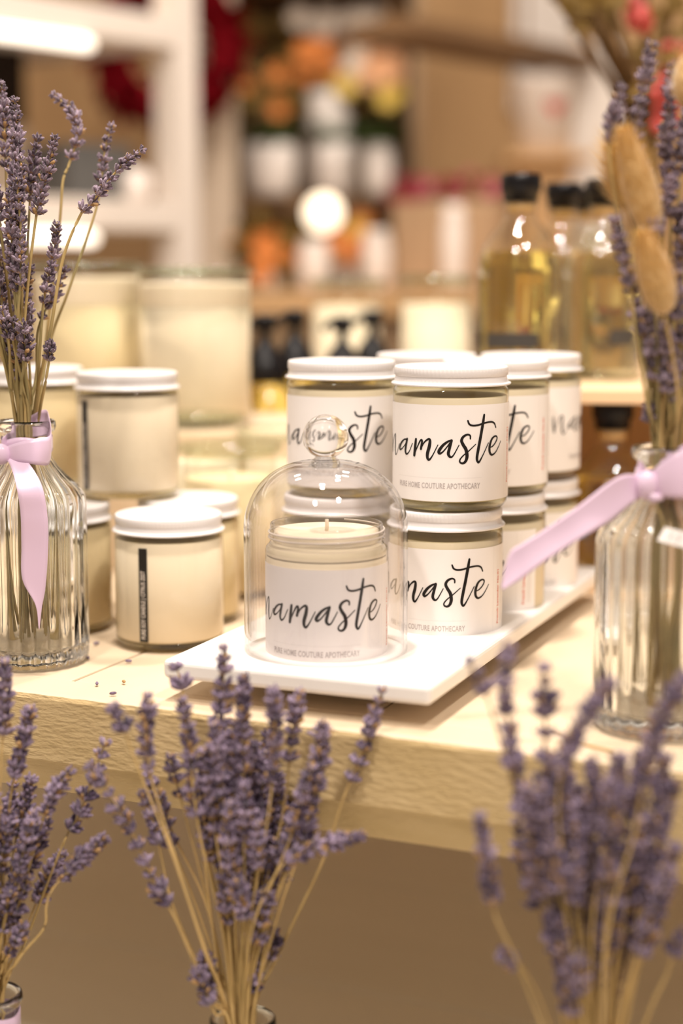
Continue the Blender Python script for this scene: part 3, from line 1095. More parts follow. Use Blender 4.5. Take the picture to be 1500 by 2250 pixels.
# ------------------------------------------------------------------ lavender
def whorl_mesh(seed, budmat):
    r = random.Random(seed)
    bm = bmesh.new()
    n = r.choice((6, 7, 8))
    for lay in range(2):
        for k in range(n if lay == 0 else n - 3):
            a = 2 * math.pi * (k + .5 * lay) / (n if lay == 0 else n - 3) + r.uniform(-.25, .25)
            el = r.uniform(.55, .95) if lay == 0 else r.uniform(.95, 1.25)
            d = Vector((math.cos(a) * math.cos(el), math.sin(a) * math.cos(el), math.sin(el)))
            p = Vector((math.cos(a) * .0007, math.sin(a) * .0007, -.0022 + lay * .0008 + r.uniform(-.0004, .0004)))
            L = r.uniform(.0050, .0072)
            dry = 1 if r.random() < .07 else 0
            capsule(bm, p, d, L, r.uniform(.0010, .0014), 6, dry,
                    ((0, .35), (.15, .75), (.45, 1), (.78, .95), (.93, .8), (1, .45)))
            if r.random() < .35:
                capsule(bm, p + d * L * .9, d + Vector((r.uniform(-.3, .3), r.uniform(-.3, .3), 0)), .0016, .0006, 5, 0)
    for k in range(7):
        a = r.uniform(0, 6.28)
        leaf(bm, (math.cos(a) * .0006, math.sin(a) * .0006, -.0028), (math.cos(a), math.sin(a), r.uniform(.2, .8)), (0, 0, 1), r.uniform(.0035, .0050), .0024, 1)
    me = bpy.data.meshes.new('flower_whorl')
    bmesh.ops.recalc_face_normals(bm, faces=bm.faces[:])
    bm.to_mesh(me)
    bm.free()
    me.materials.append(budmat)
    me.materials.append(M['bract'])
    me.polygons.foreach_set('use_smooth', [True] * len(me.polygons))
    return me


WH = {'bud': [whorl_mesh(s, M['bud']) for s in range(7)], 'bud_blue': [whorl_mesh(s + 20, M['bud_blue']) for s in range(7)]}


def sprig(pts, spike, label, group, bud, stemmat, rnd, sparse=1.0, big=1.0, r0=.0010):
    """pts from tip down to the cut end; spike = flowered length from the tip, metres"""
    pts = [Vector(p) for p in pts]
    base = pts[-1]
    t = thing('lavender_sprig', label, 'lavender', tuple(base), 0, group)
    Q = catmull([p - base for p in pts], 7)
    bm = bmesh.new()
    k = len(Q)
    tube(bm, Q, [r0 * (.45 + .55 * i / (k - 1)) for i in range(k)], 6)
    obj('stem', bm, M[stemmat], t)
    # walk down from the tip
    cum = [0.0]
    for a, b in zip(Q, Q[1:]):
        cum.append(cum[-1] + (b - a).length)
    spike = min(spike, cum[-1] * .8)
    s = .0015
    i = 0
    while s < spike:
        while i < k - 2 and cum[i + 1] < s:
            i += 1
        f = (s - cum[i]) / max(1e-9, cum[i + 1] - cum[i])
        pos = Q[i].lerp(Q[i + 1], f)
        tg_ = (Q[i] - Q[i + 1]).normalized()
        q = s / spike
        sc = big * (.72 + .4 * min(1, q * 3)) * rnd.uniform(.75, 1.15)
        o = link('flower_whorl', rnd.choice(WH[bud]), t)
        o.matrix_local = Matrix.Translation(pos) @ tg_.to_track_quat('Z', 'Y').to_matrix().to_4x4() @ Matrix.Rotation(rnd.uniform(0, 6.28), 4, 'Z') @ Matrix.Diagonal((sc, sc, sc * rnd.uniform(.9, 1.1), 1))
        s += (.0047 + .0040 * q) * big * sparse * rnd.uniform(.82, 1.28)
    return t


def bunch(vloc, Y, traced, fills, label, group, bud, stemmat, seed, mouth_r=.010, big=1.0, r0=.0010):
    """vloc: vase foot. traced: ((px polyline from tip to below the spike), spike px, dY, sparse, own label)"""
    rnd = random.Random(seed)
    mouth = vloc + Vector((0, 0, VH - .012))
    for poly, spk, dY, sparse, own in traced:
        pts = [at(x, y, Y + dY * (1 - .25 * i / max(1, len(poly) - 1))) for i, (x, y) in enumerate(poly)]
        a = rnd.uniform(0, 6.28)
        mr = mouth_r * math.sqrt(rnd.random())
        # keep the stem on its own side of the mouth
        side = max(-1, min(1, (pts[-1].x - mouth.x) / .03))
        m = mouth + Vector((side * mouth_r * .75 + math.cos(a) * mr * .3, math.sin(a) * mr * .8, 0))
        foot = vloc + Vector((-side * .016 + rnd.uniform(-.012, .012), rnd.uniform(-.02, .02), .0125 + rnd.uniform(0, .012)))
        sprig(pts + [m, foot], spk / FPX * Y, own or label, group, bud, stemmat, rnd, sparse, big, r0)
    for n, (xa, xb, ya, yb, la, lb), flab in fills:
        for _ in range(n):
            tx, ty = rnd.uniform(xa, xb), rnd.uniform(ya, yb)
            L = rnd.uniform(la, lb)
            dY = rnd.uniform(-.028, .028)
            tip = at(tx, ty, Y + dY)
            side = max(-1, min(1, (tip.x - mouth.x) / .05))
            a = rnd.uniform(0, 6.28)
            mr = mouth_r * math.sqrt(rnd.random())
            m = mouth + Vector((side * mouth_r * .6 + math.cos(a) * mr * .4, dY / .028 * mouth_r * .5 + math.sin(a) * mr * .4, 0))
            mid = tip.lerp(m, .55) + Vector((-(tip.x - m.x) * rnd.uniform(.05, .22), rnd.uniform(-.004, .004), 0))
            q1 = tip.lerp(mid, .45) + Vector((rnd.uniform(-.003, .003), rnd.uniform(-.002, .002), 0))
            foot = vloc + Vector((-side * .016 + rnd.uniform(-.012, .012), rnd.uniform(-.02, .02), .0125 + rnd.uniform(0, .012)))
            sprig([tip, q1, mid, m, foot], L / FPX * Y, flab or label, group, bud, stemmat, rnd, rnd.uniform(.95, 1.2), big, r0)


bunch(vL, 1.035, [
    ([(316, 328), (262, 370), (205, 440), (178, 470), (138, 570), (112, 720)], 190, -.01, 1.0, 'lavender sprig leaning furthest right from the left vase, past a red wreath'),
    ([(246, 272), (232, 320), (222, 400), (208, 470), (150, 640), (108, 760)], 160, .05, 1.05, 'paler lavender sprig rising just behind the one leaning right in left vase'),
    ([(113, 206), (155, 240), (172, 290), (152, 360), (138, 400), (130, 500), (100, 760)], 190, .06, 1.1, 'tall lavender sprig with hooked drooping tip in the left vase'),
    ([(121, 298), (105, 370), (82, 460), (60, 640), (52, 780)], 175, -.015, .85, 'lavender sprig just left of the one leaning right, dark and dense'),
    ([(84, 300), (72, 370), (66, 440), (58, 600), (55, 780)], 150, .02, 1, 'slim lavender sprig between the two tallest spikes of the left vase'),
    ([(32, 215), (36, 300), (32, 400), (30, 600), (45, 800)], 230, -.005, .85, 'tallest upright lavender sprig in the left vase, thick dense spike'),
    ([(2, 178), (8, 260), (12, 340), (20, 600), (40, 800)], 200, .03, .95, 'pale lavender sprig touching the left frame edge at the top'),
    ([(125, 488), (118, 560), (98, 650), (88, 760)], 180, .0, .9, 'lavender sprig with a ragged top beside the bent thin stems'),
    ([(145, 590), (122, 640), (85, 720), (80, 820)], 120, .02, .95, 'lavender sprig ending in one bud before the large yellow candle'),
    ([(110, 750), (108, 790), (100, 840)], 60, -.012, 1.0, 'single low whorl of lavender before the yellow candle'),
    ([(-30, 250), (-22, 340), (-5, 460), (25, 700)], 220, .0, .9, 'upright lavender sprig cut by the left frame edge'),
    ([(20, 420), (25, 520), (35, 620), (48, 760)], 220, -.02, .85, 'nearest dark lavender spike in the left vase, below the tall ones'),
], [(8, (-110, 60, 330, 480, 140, 240), 'tall dusty lavender sprig among the upper spikes of the left vase'), (9, (-60, 95, 480, 620, 110, 200), None), (8, (-20, 95, 640, 760, 50, 110), 'short lavender spike low among the stems above the left bow')],
    'dusty lavender sprig in the dense bunch in the left bow tied vase', 'lavender sprigs in the left vase', 'bud', 'stem', 11, big=.82, r0=.0013)

bunch(vR_, .885, [
    ([(1366, 188), (1352, 250), (1338, 330), (1352, 440), (1382, 600), (1420, 800)], 130, .0, .9, 'dark lavender sprig pointing up left of the bunny tail grass'),
    ([(1432, 92), (1418, 170), (1402, 250), (1392, 320), (1400, 420), (1420, 640)], 240, .015, 1.05, 'tallest lavender sprig in the right vase, whorls well apart'),
    ([(1478, 140), (1472, 220), (1466, 320), (1456, 480), (1452, 700)], 200, .025, .9, 'lavender sprig before red berries at the upper right'),
    ([(1488, 360), (1462, 430), (1440, 520), (1425, 580), (1430, 760)], 190, .01, .9, 'drooping lavender spike right of the golden bunny tail'),
    ([(1350, 478), (1362, 540), (1378, 600), (1388, 660), (1400, 760), (1425, 900)], 150, -.012, .95, 'lavender sprig bending down at the left of the right vase bunch'),
    ([(1385, 612), (1395, 660), (1408, 760), (1430, 880)], 120, -.005, 1.2, 'thin sparse lavender sprig left of the lower bunny tail'),
    ([(1408, 690), (1415, 740), (1425, 800), (1440, 900)], 100, .0, 1, 'lavender spike just below the lower bunny tail'),
    ([(1482, 772), (1480, 830), (1474, 900)], 110, -.015, .9, 'dark lavender spike right above the right vase ribbon'),
    ([(1425, 890), (1428, 920), (1432, 945)], 45, -.004, 1, 'tiny lavender spike just over the right vase rim'),
    ([(1500, 520), (1490, 600), (1478, 720)], 140, .01, 1, 'lavender sprig behind the lower bunny tail at the right edge'),
], [(7, (1450, 1600, 150, 420, 130, 230), 'tall lavender sprig at the right frame edge above the right vase'), (11, (1405, 1560, 420, 690, 80, 190), None), (9, (1415, 1540, 700, 860, 40, 90), 'short lavender spike low among the stems above the right vase mouth')],
    'dusty lavender sprig in the bunch in the right ribboned vase', 'lavender sprigs in the right vase', 'bud', 'stem', 12, big=.84, r0=.0013)

bunch(flocs[0], .900, [
    ([(10, 1448), (12, 1540), (5, 1640), (-2, 1800), (-5, 2000)], 190, -.01, .9, 'topmost violet lavender sprig at the lower left frame edge'),
    ([(68, 1552), (48, 1640), (28, 1720), (12, 1860), (2, 2040)], 170, -.005, .85, 'thick violet lavender sprig beside the bench edge at lower left'),
    ([(232, 1628), (200, 1720), (175, 1790), (150, 1830), (112, 1920), (60, 2060)], 230, .0, 1.5, 'sparse lavender sprig rising highest to the right of the lower left bunch'),
    ([(158, 1690), (120, 1740), (95, 1800), (60, 1920), (25, 2060)], 130, -.012, .95, 'lavender sprig with plump top buds in the lower left bunch'),
    ([(234, 1838), (175, 1890), (118, 1950), (102, 1990), (96, 2040), (40, 2110)], 160, -.018, .9, 'lavender sprig with stem bent like an elbow, right of the lower left bunch'),
    ([(70, 1710), (50, 1790), (32, 1860), (15, 2000)], 150, .01, .9, 'lavender sprig behind the thick one in the lower left bunch'),
    ([(140, 1870), (95, 1950), (65, 2020), (30, 2100)], 150, .005, .85, 'dark lavender sprig left of the elbow shaped one'),
    ([(108, 1800), (72, 1880), (45, 1960), (20, 2080)], 140, .0, .9, 'lavender sprig in the heart of the lower left bunch, leaning right'),
], [(8, (-120, 40, 1560, 1760, 140, 230), 'tall violet lavender sprig crowding the lower left frame edge'), (14, (-60, 90, 1780, 1930, 100, 180), None), (8, (-40, 55, 1930, 2060, 70, 120), 'short violet spike low over the mouth of the lower left vase')],
    'violet lavender sprig in the front bunch at the lower left', 'lavender sprigs in the lower left vase', 'bud_blue', 'straw', 13, big=.92)

bunch(flocs[1], .868, [
    ([(490, 1418), (492, 1480), (486, 1560), (462, 1640), (455, 1740), (480, 1960)], 220, .0, 1.3, 'dark slender lavender sprig reaching up before the marble board left of the dome'),
    ([(398, 1535), (412, 1600), (420, 1690), (440, 1840), (490, 2050)], 170, -.01, .9, 'fluffy lavender sprig below the left corner of the marble'),
    ([(385, 1460), (400, 1505), (404, 1545), (425, 1700)], 70, .02, 2.2, 'almost bare lavender stem tip before the marble corner'),
    ([(325, 1525), (322, 1600), (330, 1700), (390, 1900), (450, 2080)], 190, -.015, 1.2, 'lavender sprig standing alone left of the marble corner, whorls apart'),
    ([(246, 1552), (268, 1590), (300, 1680), (380, 1880), (450, 2090)], 60, -.02, 1.0, 'small faded lavender tip furthest left above the middle bunch'),
    ([(192, 1680), (240, 1745), (290, 1830), (330, 1920), (385, 2020), (420, 2100), (465, 2200)], 400, -.005, 1.25, 'long sparse lavender sprig arching down to the left of the middle bunch'),
    ([(310, 1740), (335, 1800), (350, 1860), (380, 1990), (450, 2150)], 130, .01, 1.1, 'lavender sprig with bare tip on the left of the middle bunch'),
    ([(536, 1485), (534, 1570), (536, 1680), (530, 1850), (520, 2050)], 230, -.005, .8, 'bright violet lavender sprig before the dome foot, left of centre'),
    ([(600, 1515), (605, 1600), (600, 1700), (580, 1850), (545, 2050)], 220, -.02, .85, 'blurred brownish lavender sprig right below the dome'),
    ([(660, 1515), (648, 1570), (640, 1640), (615, 1820), (560, 2050)], 170, .0, 1.0, 'lavender sprig topped by one open whorl below the dome'),
    ([(708, 1585), (706, 1650), (690, 1740), (645, 1880), (570, 2080)], 180, -.015, .85, 'broad lavender sprig in front of the marble front edge'),
    ([(840, 1512), (818, 1580), (785, 1680), (748, 1770), (705, 1900), (620, 2080)], 250, .0, 1.15, 'lavender sprig reaching furthest right from the middle front bunch'),
    ([(800, 1835), (730, 1852), (650, 1880), (600, 1930), (550, 2060)], 190, -.03, .85, 'pale lavender sprig lying almost level to the right of the middle bunch'),
    ([(450, 2100), (455, 2150), (470, 2200)], 90, -.006, .9, 'dark upright lavender tip low on the left of the middle bunch'),
    ([(560, 2110), (556, 2160), (548, 2210)], 80, -.004, .9, 'dark lavender tip low among stems over the middle vase rim'),
    ([(430, 2130), (452, 2180), (475, 2230)], 100, -.016, 1, 'drooping violet lavender tip beside the middle vase rim'),
], [(17, (440, 725, 1580, 1720, 140, 220), 'tall lavender spike in the crown of the middle front bunch'), (19, (440, 700, 1720, 1850, 120, 220), None), (8, (470, 620, 1860, 2060, 80, 140), 'short lavender spike low among golden stems of the middle bunch'), (4, (310, 440, 1640, 1760, 120, 170), 'lavender spike on the left flank of the middle front bunch')],
    'lavender sprig in the middle front bunch before the bench', 'lavender sprigs in the middle front vase', 'bud_blue', 'straw', 14, big=.93)

bunch(flocs[2], .765, [
    ([(1028, 1448), (1052, 1490), (1072, 1540), (1120, 1700), (1190, 1950)], 100, .01, 1.3, 'small lavender sprig furthest left before the marble corner'),
    ([(1118, 1415), (1108, 1500), (1118, 1600), (1128, 1680), (1170, 1880), (1240, 2120)], 290, -.004, 1.2, 'tallest lavender sprig of the front bunch standing before the right marble edge'),
    ([(1195, 1462), (1198, 1540), (1198, 1640), (1200, 1760), (1235, 2000)], 230, .0, 1.5, 'lavender sprig with separate dark whorls before the bare planks'),
    ([(1342, 1495), (1290, 1570), (1242, 1660), (1225, 1780), (1245, 1980)], 230, -.02, .8, 'thick lavender sprig tilted right before the right ribbed vase foot'),
    ([(1510, 1480), (1450, 1580), (1420, 1690), (1390, 1840), (1330, 2080)], 260, -.03, .75, 'large blurred lavender sprig before the right vase, at the frame edge'),
    ([(1052, 1790), (1068, 1880), (1088, 2010), (1150, 2150)], 230, -.012, .8, 'lowest lavender sprig on the left flank of the front right bunch'),
    ([(1098, 2095), (1125, 2110), (1150, 2130), (1200, 2230)], 60, .0, 1.1, 'single whorl jutting left low on the front right bunch'),
    ([(1300, 1665), (1305, 1760), (1300, 1880), (1290, 2050)], 220, -.01, .85, 'dense lavender sprig in the middle of the front right bunch'),
    ([(1365, 1660), (1350, 1760), (1330, 1880), (1300, 2060)], 220, -.02, .8, 'blurred dense lavender sprig right of centre in the front right bunch'),
    ([(1460, 1660), (1445, 1760), (1420, 1880), (1360, 2080)], 200, .0, .9, 'lavender sprig before the bench edge at the right frame side'),
    ([(1505, 2040), (1480, 2090), (1465, 2140), (1420, 2240)], 90, -.01, 1.1, 'lavender sprig drooping out at the lower right frame edge'),
    ([(1120, 1610), (1135, 1690), (1155, 1790), (1210, 2000)], 200, .01, .95, 'lavender sprig left of the separate whorls, before the bench face'),
], [(18, (1140, 1490, 1650, 1800, 150, 250), 'tall blurred lavender spike in the crown of the front right bunch'), (24, (1130, 1490, 1800, 1980, 130, 230), None), (10, (1180, 1450, 1980, 2120, 90, 150), 'low lavender spike near the bottom of the front right bunch')],
    'lavender sprig in the front bunch below the right vase', 'lavender sprigs in the front right vase', 'bud_blue', 'straw', 15, big=.92)


# ------------------------------------------------------------------ bunny tail grasses
def bunny(label, tip, bot, wpx, Y, mouth, seed, hair=700, hl=.011, hw=.00013):
    rnd = random.Random(seed)
    a, b = at(*tip, Y), at(*bot, Y)
    t = thing('bunny_tail_grass', label, 'grass', tuple(mouth), 0, 'bunny tail grasses in the right vase')
    ax = (a - b)
    L = ax.length
    q = ax.normalized().to_track_quat('Z', 'Y')
    r = wpx / 2 / FPX * Y
    pr = [(0, 0), (.5, .04), (.82, .14), (1, .32), (1, .5), (.84, .68), (.58, .84), (.30, .94), (0, 1)]
    pp = catmull([(x * r, y * L, 0) for x, y in pr], 4)
    bm = bmesh.new()
    lathe(bm, [(0 if i in (0, len(pp) - 1) else max(p.x, 1e-4), p.y) for i, p in enumerate(pp)], 40, lambda an, rr, z: rr * (1 + .05 * math.sin(an * 9 + z * 900) + rnd.uniform(-.04, .04)))
    o = obj('seed_head', bm, M['bunny'], t)
    o.location = b - mouth
    o.rotation_mode = 'QUATERNION'
    o.rotation_quaternion = q
    bm = bmesh.new()
    for _ in range(hair):
        u = rnd.uniform(.04, .97)
        x = [p for p in pp if p.y <= u * L][-1].x
        an = rnd.uniform(0, 6.28)
        p0 = Vector((x * .9 * math.cos(an), x * .9 * math.sin(an), u * L))
        d = Vector((math.cos(an), math.sin(an), rnd.uniform(.6, 1.5))).normalized()
        s = Vector((-math.sin(an), math.cos(an), 0)) * hw
        l = hl * rnd.uniform(.25, 1.0)
        e = p0 + d * l + Vector((0, 0, l * .2))
        mdl = p0 + d * l * .5
        bm.faces.new([bm.verts.new(v) for v in (p0 - s, p0 + s, mdl + s * .7, mdl - s * .7)])
        bm.faces.new([bm.verts.new(v) for v in (mdl - s * .7, mdl + s * .7, e)])
    f = obj('awns', bm, M['awn'], t)
    f['kind'] = 'stuff'
    f.location = b - mouth
    f.rotation_mode = 'QUATERNION'
    f.rotation_quaternion = q
    bm = bmesh.new()
    md = b.lerp(mouth, .5) + Vector((.004, 0, 0))
    tube(bm, [p - mouth for p in catmull([b + ax * .05, md, mouth, mouth + Vector((.006, .006, -.12))], 8)], .0008, 6)
    obj('stem', bm, M['straw'], t)


mo = vR_ + Vector((0, 0, VH - .012))
bunny('fluffy golden bunny tail grass head in front of the oil bottle stoppers', (1368, 278), (1434, 515), 72, .868, mo + Vector((-.004, -.006, 0)), 3, 3200, .0075)
bunny('lower pale bunny tail head hanging beneath the upper one, right vase', (1412, 505), (1462, 690), 74, .846, mo + Vector((.003, -.008, 0)), 4, 2800, .0075)
bunny('whiskery bunny tail grass behind the golden one, long awns spread sideways', (1368, 330), (1395, 470), 60, .905, mo + Vector((-.002, .006, 0)), 5, 2600, .021, .00024)
bunny('bunny tail grass cut off by the upper right frame edge', (1512, 110), (1522, 240), 76, .88, mo + Vector((.006, .002, 0)), 6, 350, .012)

# ------------------------------------------------------------------ loose bits on the planks
LBG = 'loose lavender bits on the bench'
for i, (x, y) in enumerate(((240, 1530), (213, 1510), (290, 1458), (270, 1502), (205, 1420), (196, 1452), (618, 1601), (672, 1616))):
    p = on(x, y)
    bm = bmesh.new()
    capsule(bm, (0, 0, .0013), (math.cos(i * 1.7), math.sin(i * 1.7), .1), .0045, .0011, 6, 0)
    o = obj('lavender_bud', bm, M['bract'] if i == 3 else M['bud_blue'])
    o.location = (p.x, p.y, .0004)
    tag(o, ['loose violet bud lying nearest the left bench edge', 'loose violet bud near the left end of the planks', 'loose bud between the seam and the strip jar', 'dry brown husk on the planks left of the marble',
            'loose bud beside the left vase foot', 'second loose bud by the left vase foot', 'loose dark bud on the bench edge before the marble', 'dark crumb on the bench front edge below the dome'][i], 'flower bud', LBG)
bm = bmesh.new()
pts = [on(1210, 1608) + Vector((0, 0, .001)), on(1285, 1640) + Vector((0, 0, .0012)), on(1345, 1655) + Vector((0, 0, .0012))]
tube(bm, catmull(pts, 6), .0007, 6)
tag(obj('dry_stem', bm, M['straw']), 'thin dry stem lying on the planks left of the right vase', 'stem')


# ------------------------------------------------------------------ shop background, left: white shelving with tube lights
def slab(name, c, s, m, parent=None, bevel=.003, rz=0.0):
    bm = bmesh.new()
    box(bm, (0, 0, 0), s, bevel)
    o = obj(name, bm, m, parent, False)
    o.location = c
    o.rotation_euler = (0, 0, rz)
    return o


SY = math.radians(50)
pp0 = at(388, 300, 2.62)
shelf = thing('shelving_unit', 'white painted shelving unit with lit shelves behind the left lavender', 'shelf', (pp0.x, 2.62, -1.07), SY)
# local x runs away along the unit to its far right end at x = 0
zz = lambda y, Y: at(0, y, Y).z + 1.07
slab('post', (0, 0, 1.25), (.050, .050, 2.5), M['white_paint'], shelf)
slab('post', (-1.3, 0, 1.25), (.050, .050, 2.5), M['white_paint'], shelf)
slab('post', (-1.3, .36, 1.25), (.050, .050, 2.5), M['white_paint'], shelf)
z_up, z_lo = zz(80, 2.62), zz(478, 2.62)
for z in (z_up, z_lo, z_lo - .42):
    slab('shelf_board', (-.66, .18, z), (1.27, .41, .045), M['white_paint'], shelf)
slab('back_panel', (-.66, .395, 1.25), (1.32, .012, 2.5), M['skirt'], shelf)
for nm, z, xe in (('upper', z_up, -.20), ('lower', z_lo, -.20)):
    tl = thing('tube_light', 'glowing white tube light under the %s shelf of the white unit' % ('upper' if nm == 'upper' else 'lower'), 'light', (pp0.x, 2.62, -1.07), SY)
    bm = bmesh.new()
    capsule(bm, (xe, -.035, z - .036), (-1, 0, 0), .95, .0105, 16, 0, ((0, .3), (.006, .8), (.016, 1), (.984, 1), (.994, .8), (1, .3)))
    obj('tube', bm, M['led'], tl)
    bm = bmesh.new()
    box(bm, (xe - .475, -.035, z - .0245), (.9, .014, .003), .0005)
    obj('fixture', bm, M['white_paint'], tl, False)


def on_unit(x, y, z):
    return Matrix.Translation((pp0.x, 2.62, -1.07)) @ Matrix.Rotation(SY, 4, 'Z') @ Vector((x, y, z))


p = at(35, 290, 2.5)
o = slab('beige_box', (0, 0, 0), (.09, .12, .118), M['skirt'], None)
q = on_unit(-.20, .225, z_lo + .0229 + .059)
o.location = q
o.rotation_euler = (0, 0, SY)
tag(o, 'beige box on the lower white shelf carrying the dark box', 'box')
o = slab('dark_box', (0, 0, 0), (.085, .11, .118), M['dark'], None)
q = on_unit(-.20, .225, z_lo + .0229 + .118 + .0594)
o.location = (q.x, q.y, q.z)
o.rotation_euler = (0, 0, SY)
tag(o, 'dark brown box stacked high in the bay of the white shelving', 'box')
o = slab('storage_box', (0, 0, 0), (.13, .13, .088), M['slate'], None, .004)
q = on_unit(-.10, .125, z_lo + .0229 + .044)
o.location = q
o.rotation_euler = (0, 0, SY)
tag(o, 'slate grey box lying on the lower shelf behind the lavender', 'box')
bm = bmesh.new()
lathe(bm, [(0, 0), (.014, 0), (.022, .008), (.026, .024), (.024, .040), (.016, .052), (0, .056)], 32)
o = obj('round_jar', bm, M['ceramic'])
q = on_unit(-.040, .050, z_lo + .0229)
o.location = q
tag(o, 'round white lidded jar at the end of the lower shelf', 'jar')

# tall white panel, its shade put into the beige colour, with the red wreath
pp1 = at(455, 300, 3.0)
pn = slab('partition_board', (at(440, 300, 3.0).x, 3.02, .30), (.125, .05, 2.72), M['skirt'])
tag(pn, 'tall pale panel right behind the shelving post', 'panel')
wc = at(371, 112, 2.93)
wr = thing('red_wreath', 'deep red leaf wreath hanging behind the white shelving post', 'wreath', tuple(wc))
RW = .102
bm = bmesh.new()
n = 48
ring = [(RW * math.cos(2 * math.pi * k / n), 0, RW * math.sin(2 * math.pi * k / n)) for k in range(n + 1)]
tube(bm, ring, .034, 10)
obj('ring', bm, M['red'], wr)
bm = bmesh.new()
leaf(bm, (0, 0, 0), (0, 0, 1), (0, 1, 0), .045, .026)
lme = bpy.data.meshes.new('leaf')
bm.to_mesh(lme)
bm.free()
lme.materials.append(M['red'])
for k in range(190):
    a = R0.uniform(0, 6.28)
    bsec = R0.uniform(-1.9, 1.9)
    c = Vector((math.cos(a), 0, math.sin(a)))
    nrm = c * math.sin(bsec) + Vector((0, -1, 0)) * math.cos(bsec)
    tan = Vector((-math.sin(a), 0, math.cos(a)))
    o = link('leaf', lme, wr)
    d = (nrm * .8 + tan * R0.uniform(-.2, .9)).normalized()
    o.matrix_local = Matrix.Translation(c * RW + nrm * .022) @ d.to_track_quat('Z', 'Y').to_matrix().to_4x4() @ Matrix.Diagonal((1, 1, R0.uniform(.7, 1.1), 1))
bm = bmesh.new()
tube(bm, [(0, .02, RW), (0, .03, RW + .25), (0, .06, RW + .5)], .004, 6)
obj('hanger', bm, M['red'], wr)


# ------------------------------------------------------------------ shop background, middle: wooden shelves with pots and flowers
mu = thing('wall_shelf', 'brown wooden shelf unit in the background carrying white pots', 'shelf', (at(690, 430, 3.3).x, 3.42, -1.07), 0)
zs = at(0, 432, 3.3).z + 1.07
zt = at(0, -70, 3.3).z + 1.07
slab('back_panel', (-.02, .17, 1.0), (.42, .02, 2.0), M['mid_wood'], mu)
for z in (zs - .015, zt - .02, zs - .30):
    slab('shelf_board', (-.02, .02, z), (.42, .28, .030), M['brown_wood'], mu)
slab('side_board', (-.24, .02, 1.0), (.02, .30, 2.0), M['brown_wood'], mu)
slab('side_board', (.20, .02, 1.0), (.02, .30, 2.0), M['mid_wood'], mu)


def potted(label, px, w_, ytop, Y, lm, seed):
    rnd = random.Random(seed)
    c = at(px, 430, Y)
    z0 = zs - 1.07 + .0004
    h = at(px, ytop, Y).z - z0
    r = w_ / 2 / FPX * Y
    t = thing('potted_plant', label, 'plant', (c.x, Y, z0), 0, 'potted plants on the brown shelf')
    bm = bmesh.new()
    lathe(bm, [(0, 0), (r * .78, 0), (r * .9, h * .2), (r, h * .6), (r * .96, h), (r * .86, h), (r * .84, h * .85), (0, h * .83)], 32)
    obj('pot', bm, M['ceramic'], t)
    for k in range(26):
        bm = bmesh.new()
        a = rnd.uniform(0, 6.28)
        leaf(bm, (math.cos(a) * r * .3, math.sin(a) * r * .3, h * .84), (math.cos(a) * .9, math.sin(a) * .9, rnd.uniform(.3, 1.4)), (0, 0, 1), rnd.uniform(.05, .085), .028)
        obj('leaf', bm, M[lm], t)


potted('white round pot with dark green leaves, first on the brown shelf', 597, 108, 318, 3.30, 'green', 1)
potted('white pot with bright green leaves, middle of the brown shelf', 738, 96, 315, 3.34, 'green', 2)
potted('slim white pot with green leaves, right end of the brown shelf', 832, 62, 318, 3.26, 'green', 3)


def bouquet(name, label, cat, px, Y, ybase, yv, wv, blooms, group=None, vm='ceramic', leaves=(), fs=.021, z0=None):
    """vase of flowers: blooms = (x, y, material) in the photograph at depth Y"""
    zb = at(px, ybase, Y).z if z0 is None else z0
    c = at(px, ybase, Y)
    t = thing(name, label, cat, (c.x, Y, zb), 0, group)
    h = at(px, yv, Y).z - zb
    r = wv / 2 / FPX * Y
    bm = bmesh.new()
    lathe(bm, [(0, 0), (r * .7, 0), (r * .85, h * .1), (r, h * .45), (r * .8, h * .85), (r * .85, h), (r * .75, h), (r * .6, h * .8), (0, h * .75)], 32)
    obj('vase', bm, M[vm], t)
    org = Vector((c.x, Y, zb))
    for x, y, m in blooms:
        q = at(x, y, Y + R0.uniform(-.05, .05)) - org
        bm = bmesh.new()
        for k in range(7):
            a = 6.28 * k / 7
            leaf(bm, q, (math.cos(a), -.35, math.sin(a)), (0, -1, 0), fs, fs * .9)
        ball(bm, q, fs * .38, 1)
        obj('flower', bm, M[m], t)
        bm = bmesh.new()
        tube(bm, catmull([q, (q * .6 + Vector((0, 0, h * .3))), Vector((0, 0, h * .8))], 4), .0022, 5)
        obj('stem', bm, M['olive'], t)
    for x, y, m in leaves:
        q = at(x, y, Y + R0.uniform(-.05, .05)) - org
        bm = bmesh.new()
        leaf(bm, q, (R0.uniform(-1, 1), -.3, R0.uniform(-.2, 1)), (0, -1, 0), .055, .03)
        obj('leaf', bm, M[m], t)
    return t


rr = random.Random(5)
U = rr.uniform
zbs = zs - 1.07
bouquet('flower_vase', 'orange and brown dried flowers above the first white pot', 'flowers', 592, 3.44, 430, 300, 40,
        [(U(535, 655), U(150, 250), rr.choice(('orange', 'peach', 'olive'))) for _ in range(12)], 'orange flower arrangements', 'brown_wood',
        [(U(525, 660), U(55, 260), 'olive') for _ in range(34)], .024, zbs + .0004)
bouquet('flower_vase', 'white vase of orange, peach and white flowers above the middle pots', 'flowers', 722, 3.42, 430, 205, 108,
        [(U(665, 748), U(65, 170), 'orange') for _ in range(12)] + [(U(775, 868), U(75, 175), 'peach') for _ in range(15)] + [(U(655, 835), U(10, 65), 'white_petal') for _ in range(16)] + [(U(745, 800), U(90, 190), 'white_petal') for _ in range(8)] + [(U(735, 790), U(185, 205), 'yellow') for _ in range(4)] + [(U(840, 885), U(180, 220), 'yellow') for _ in range(4)],
        'orange flower arrangements', 'ceramic', [], .027, zbs + .0004)
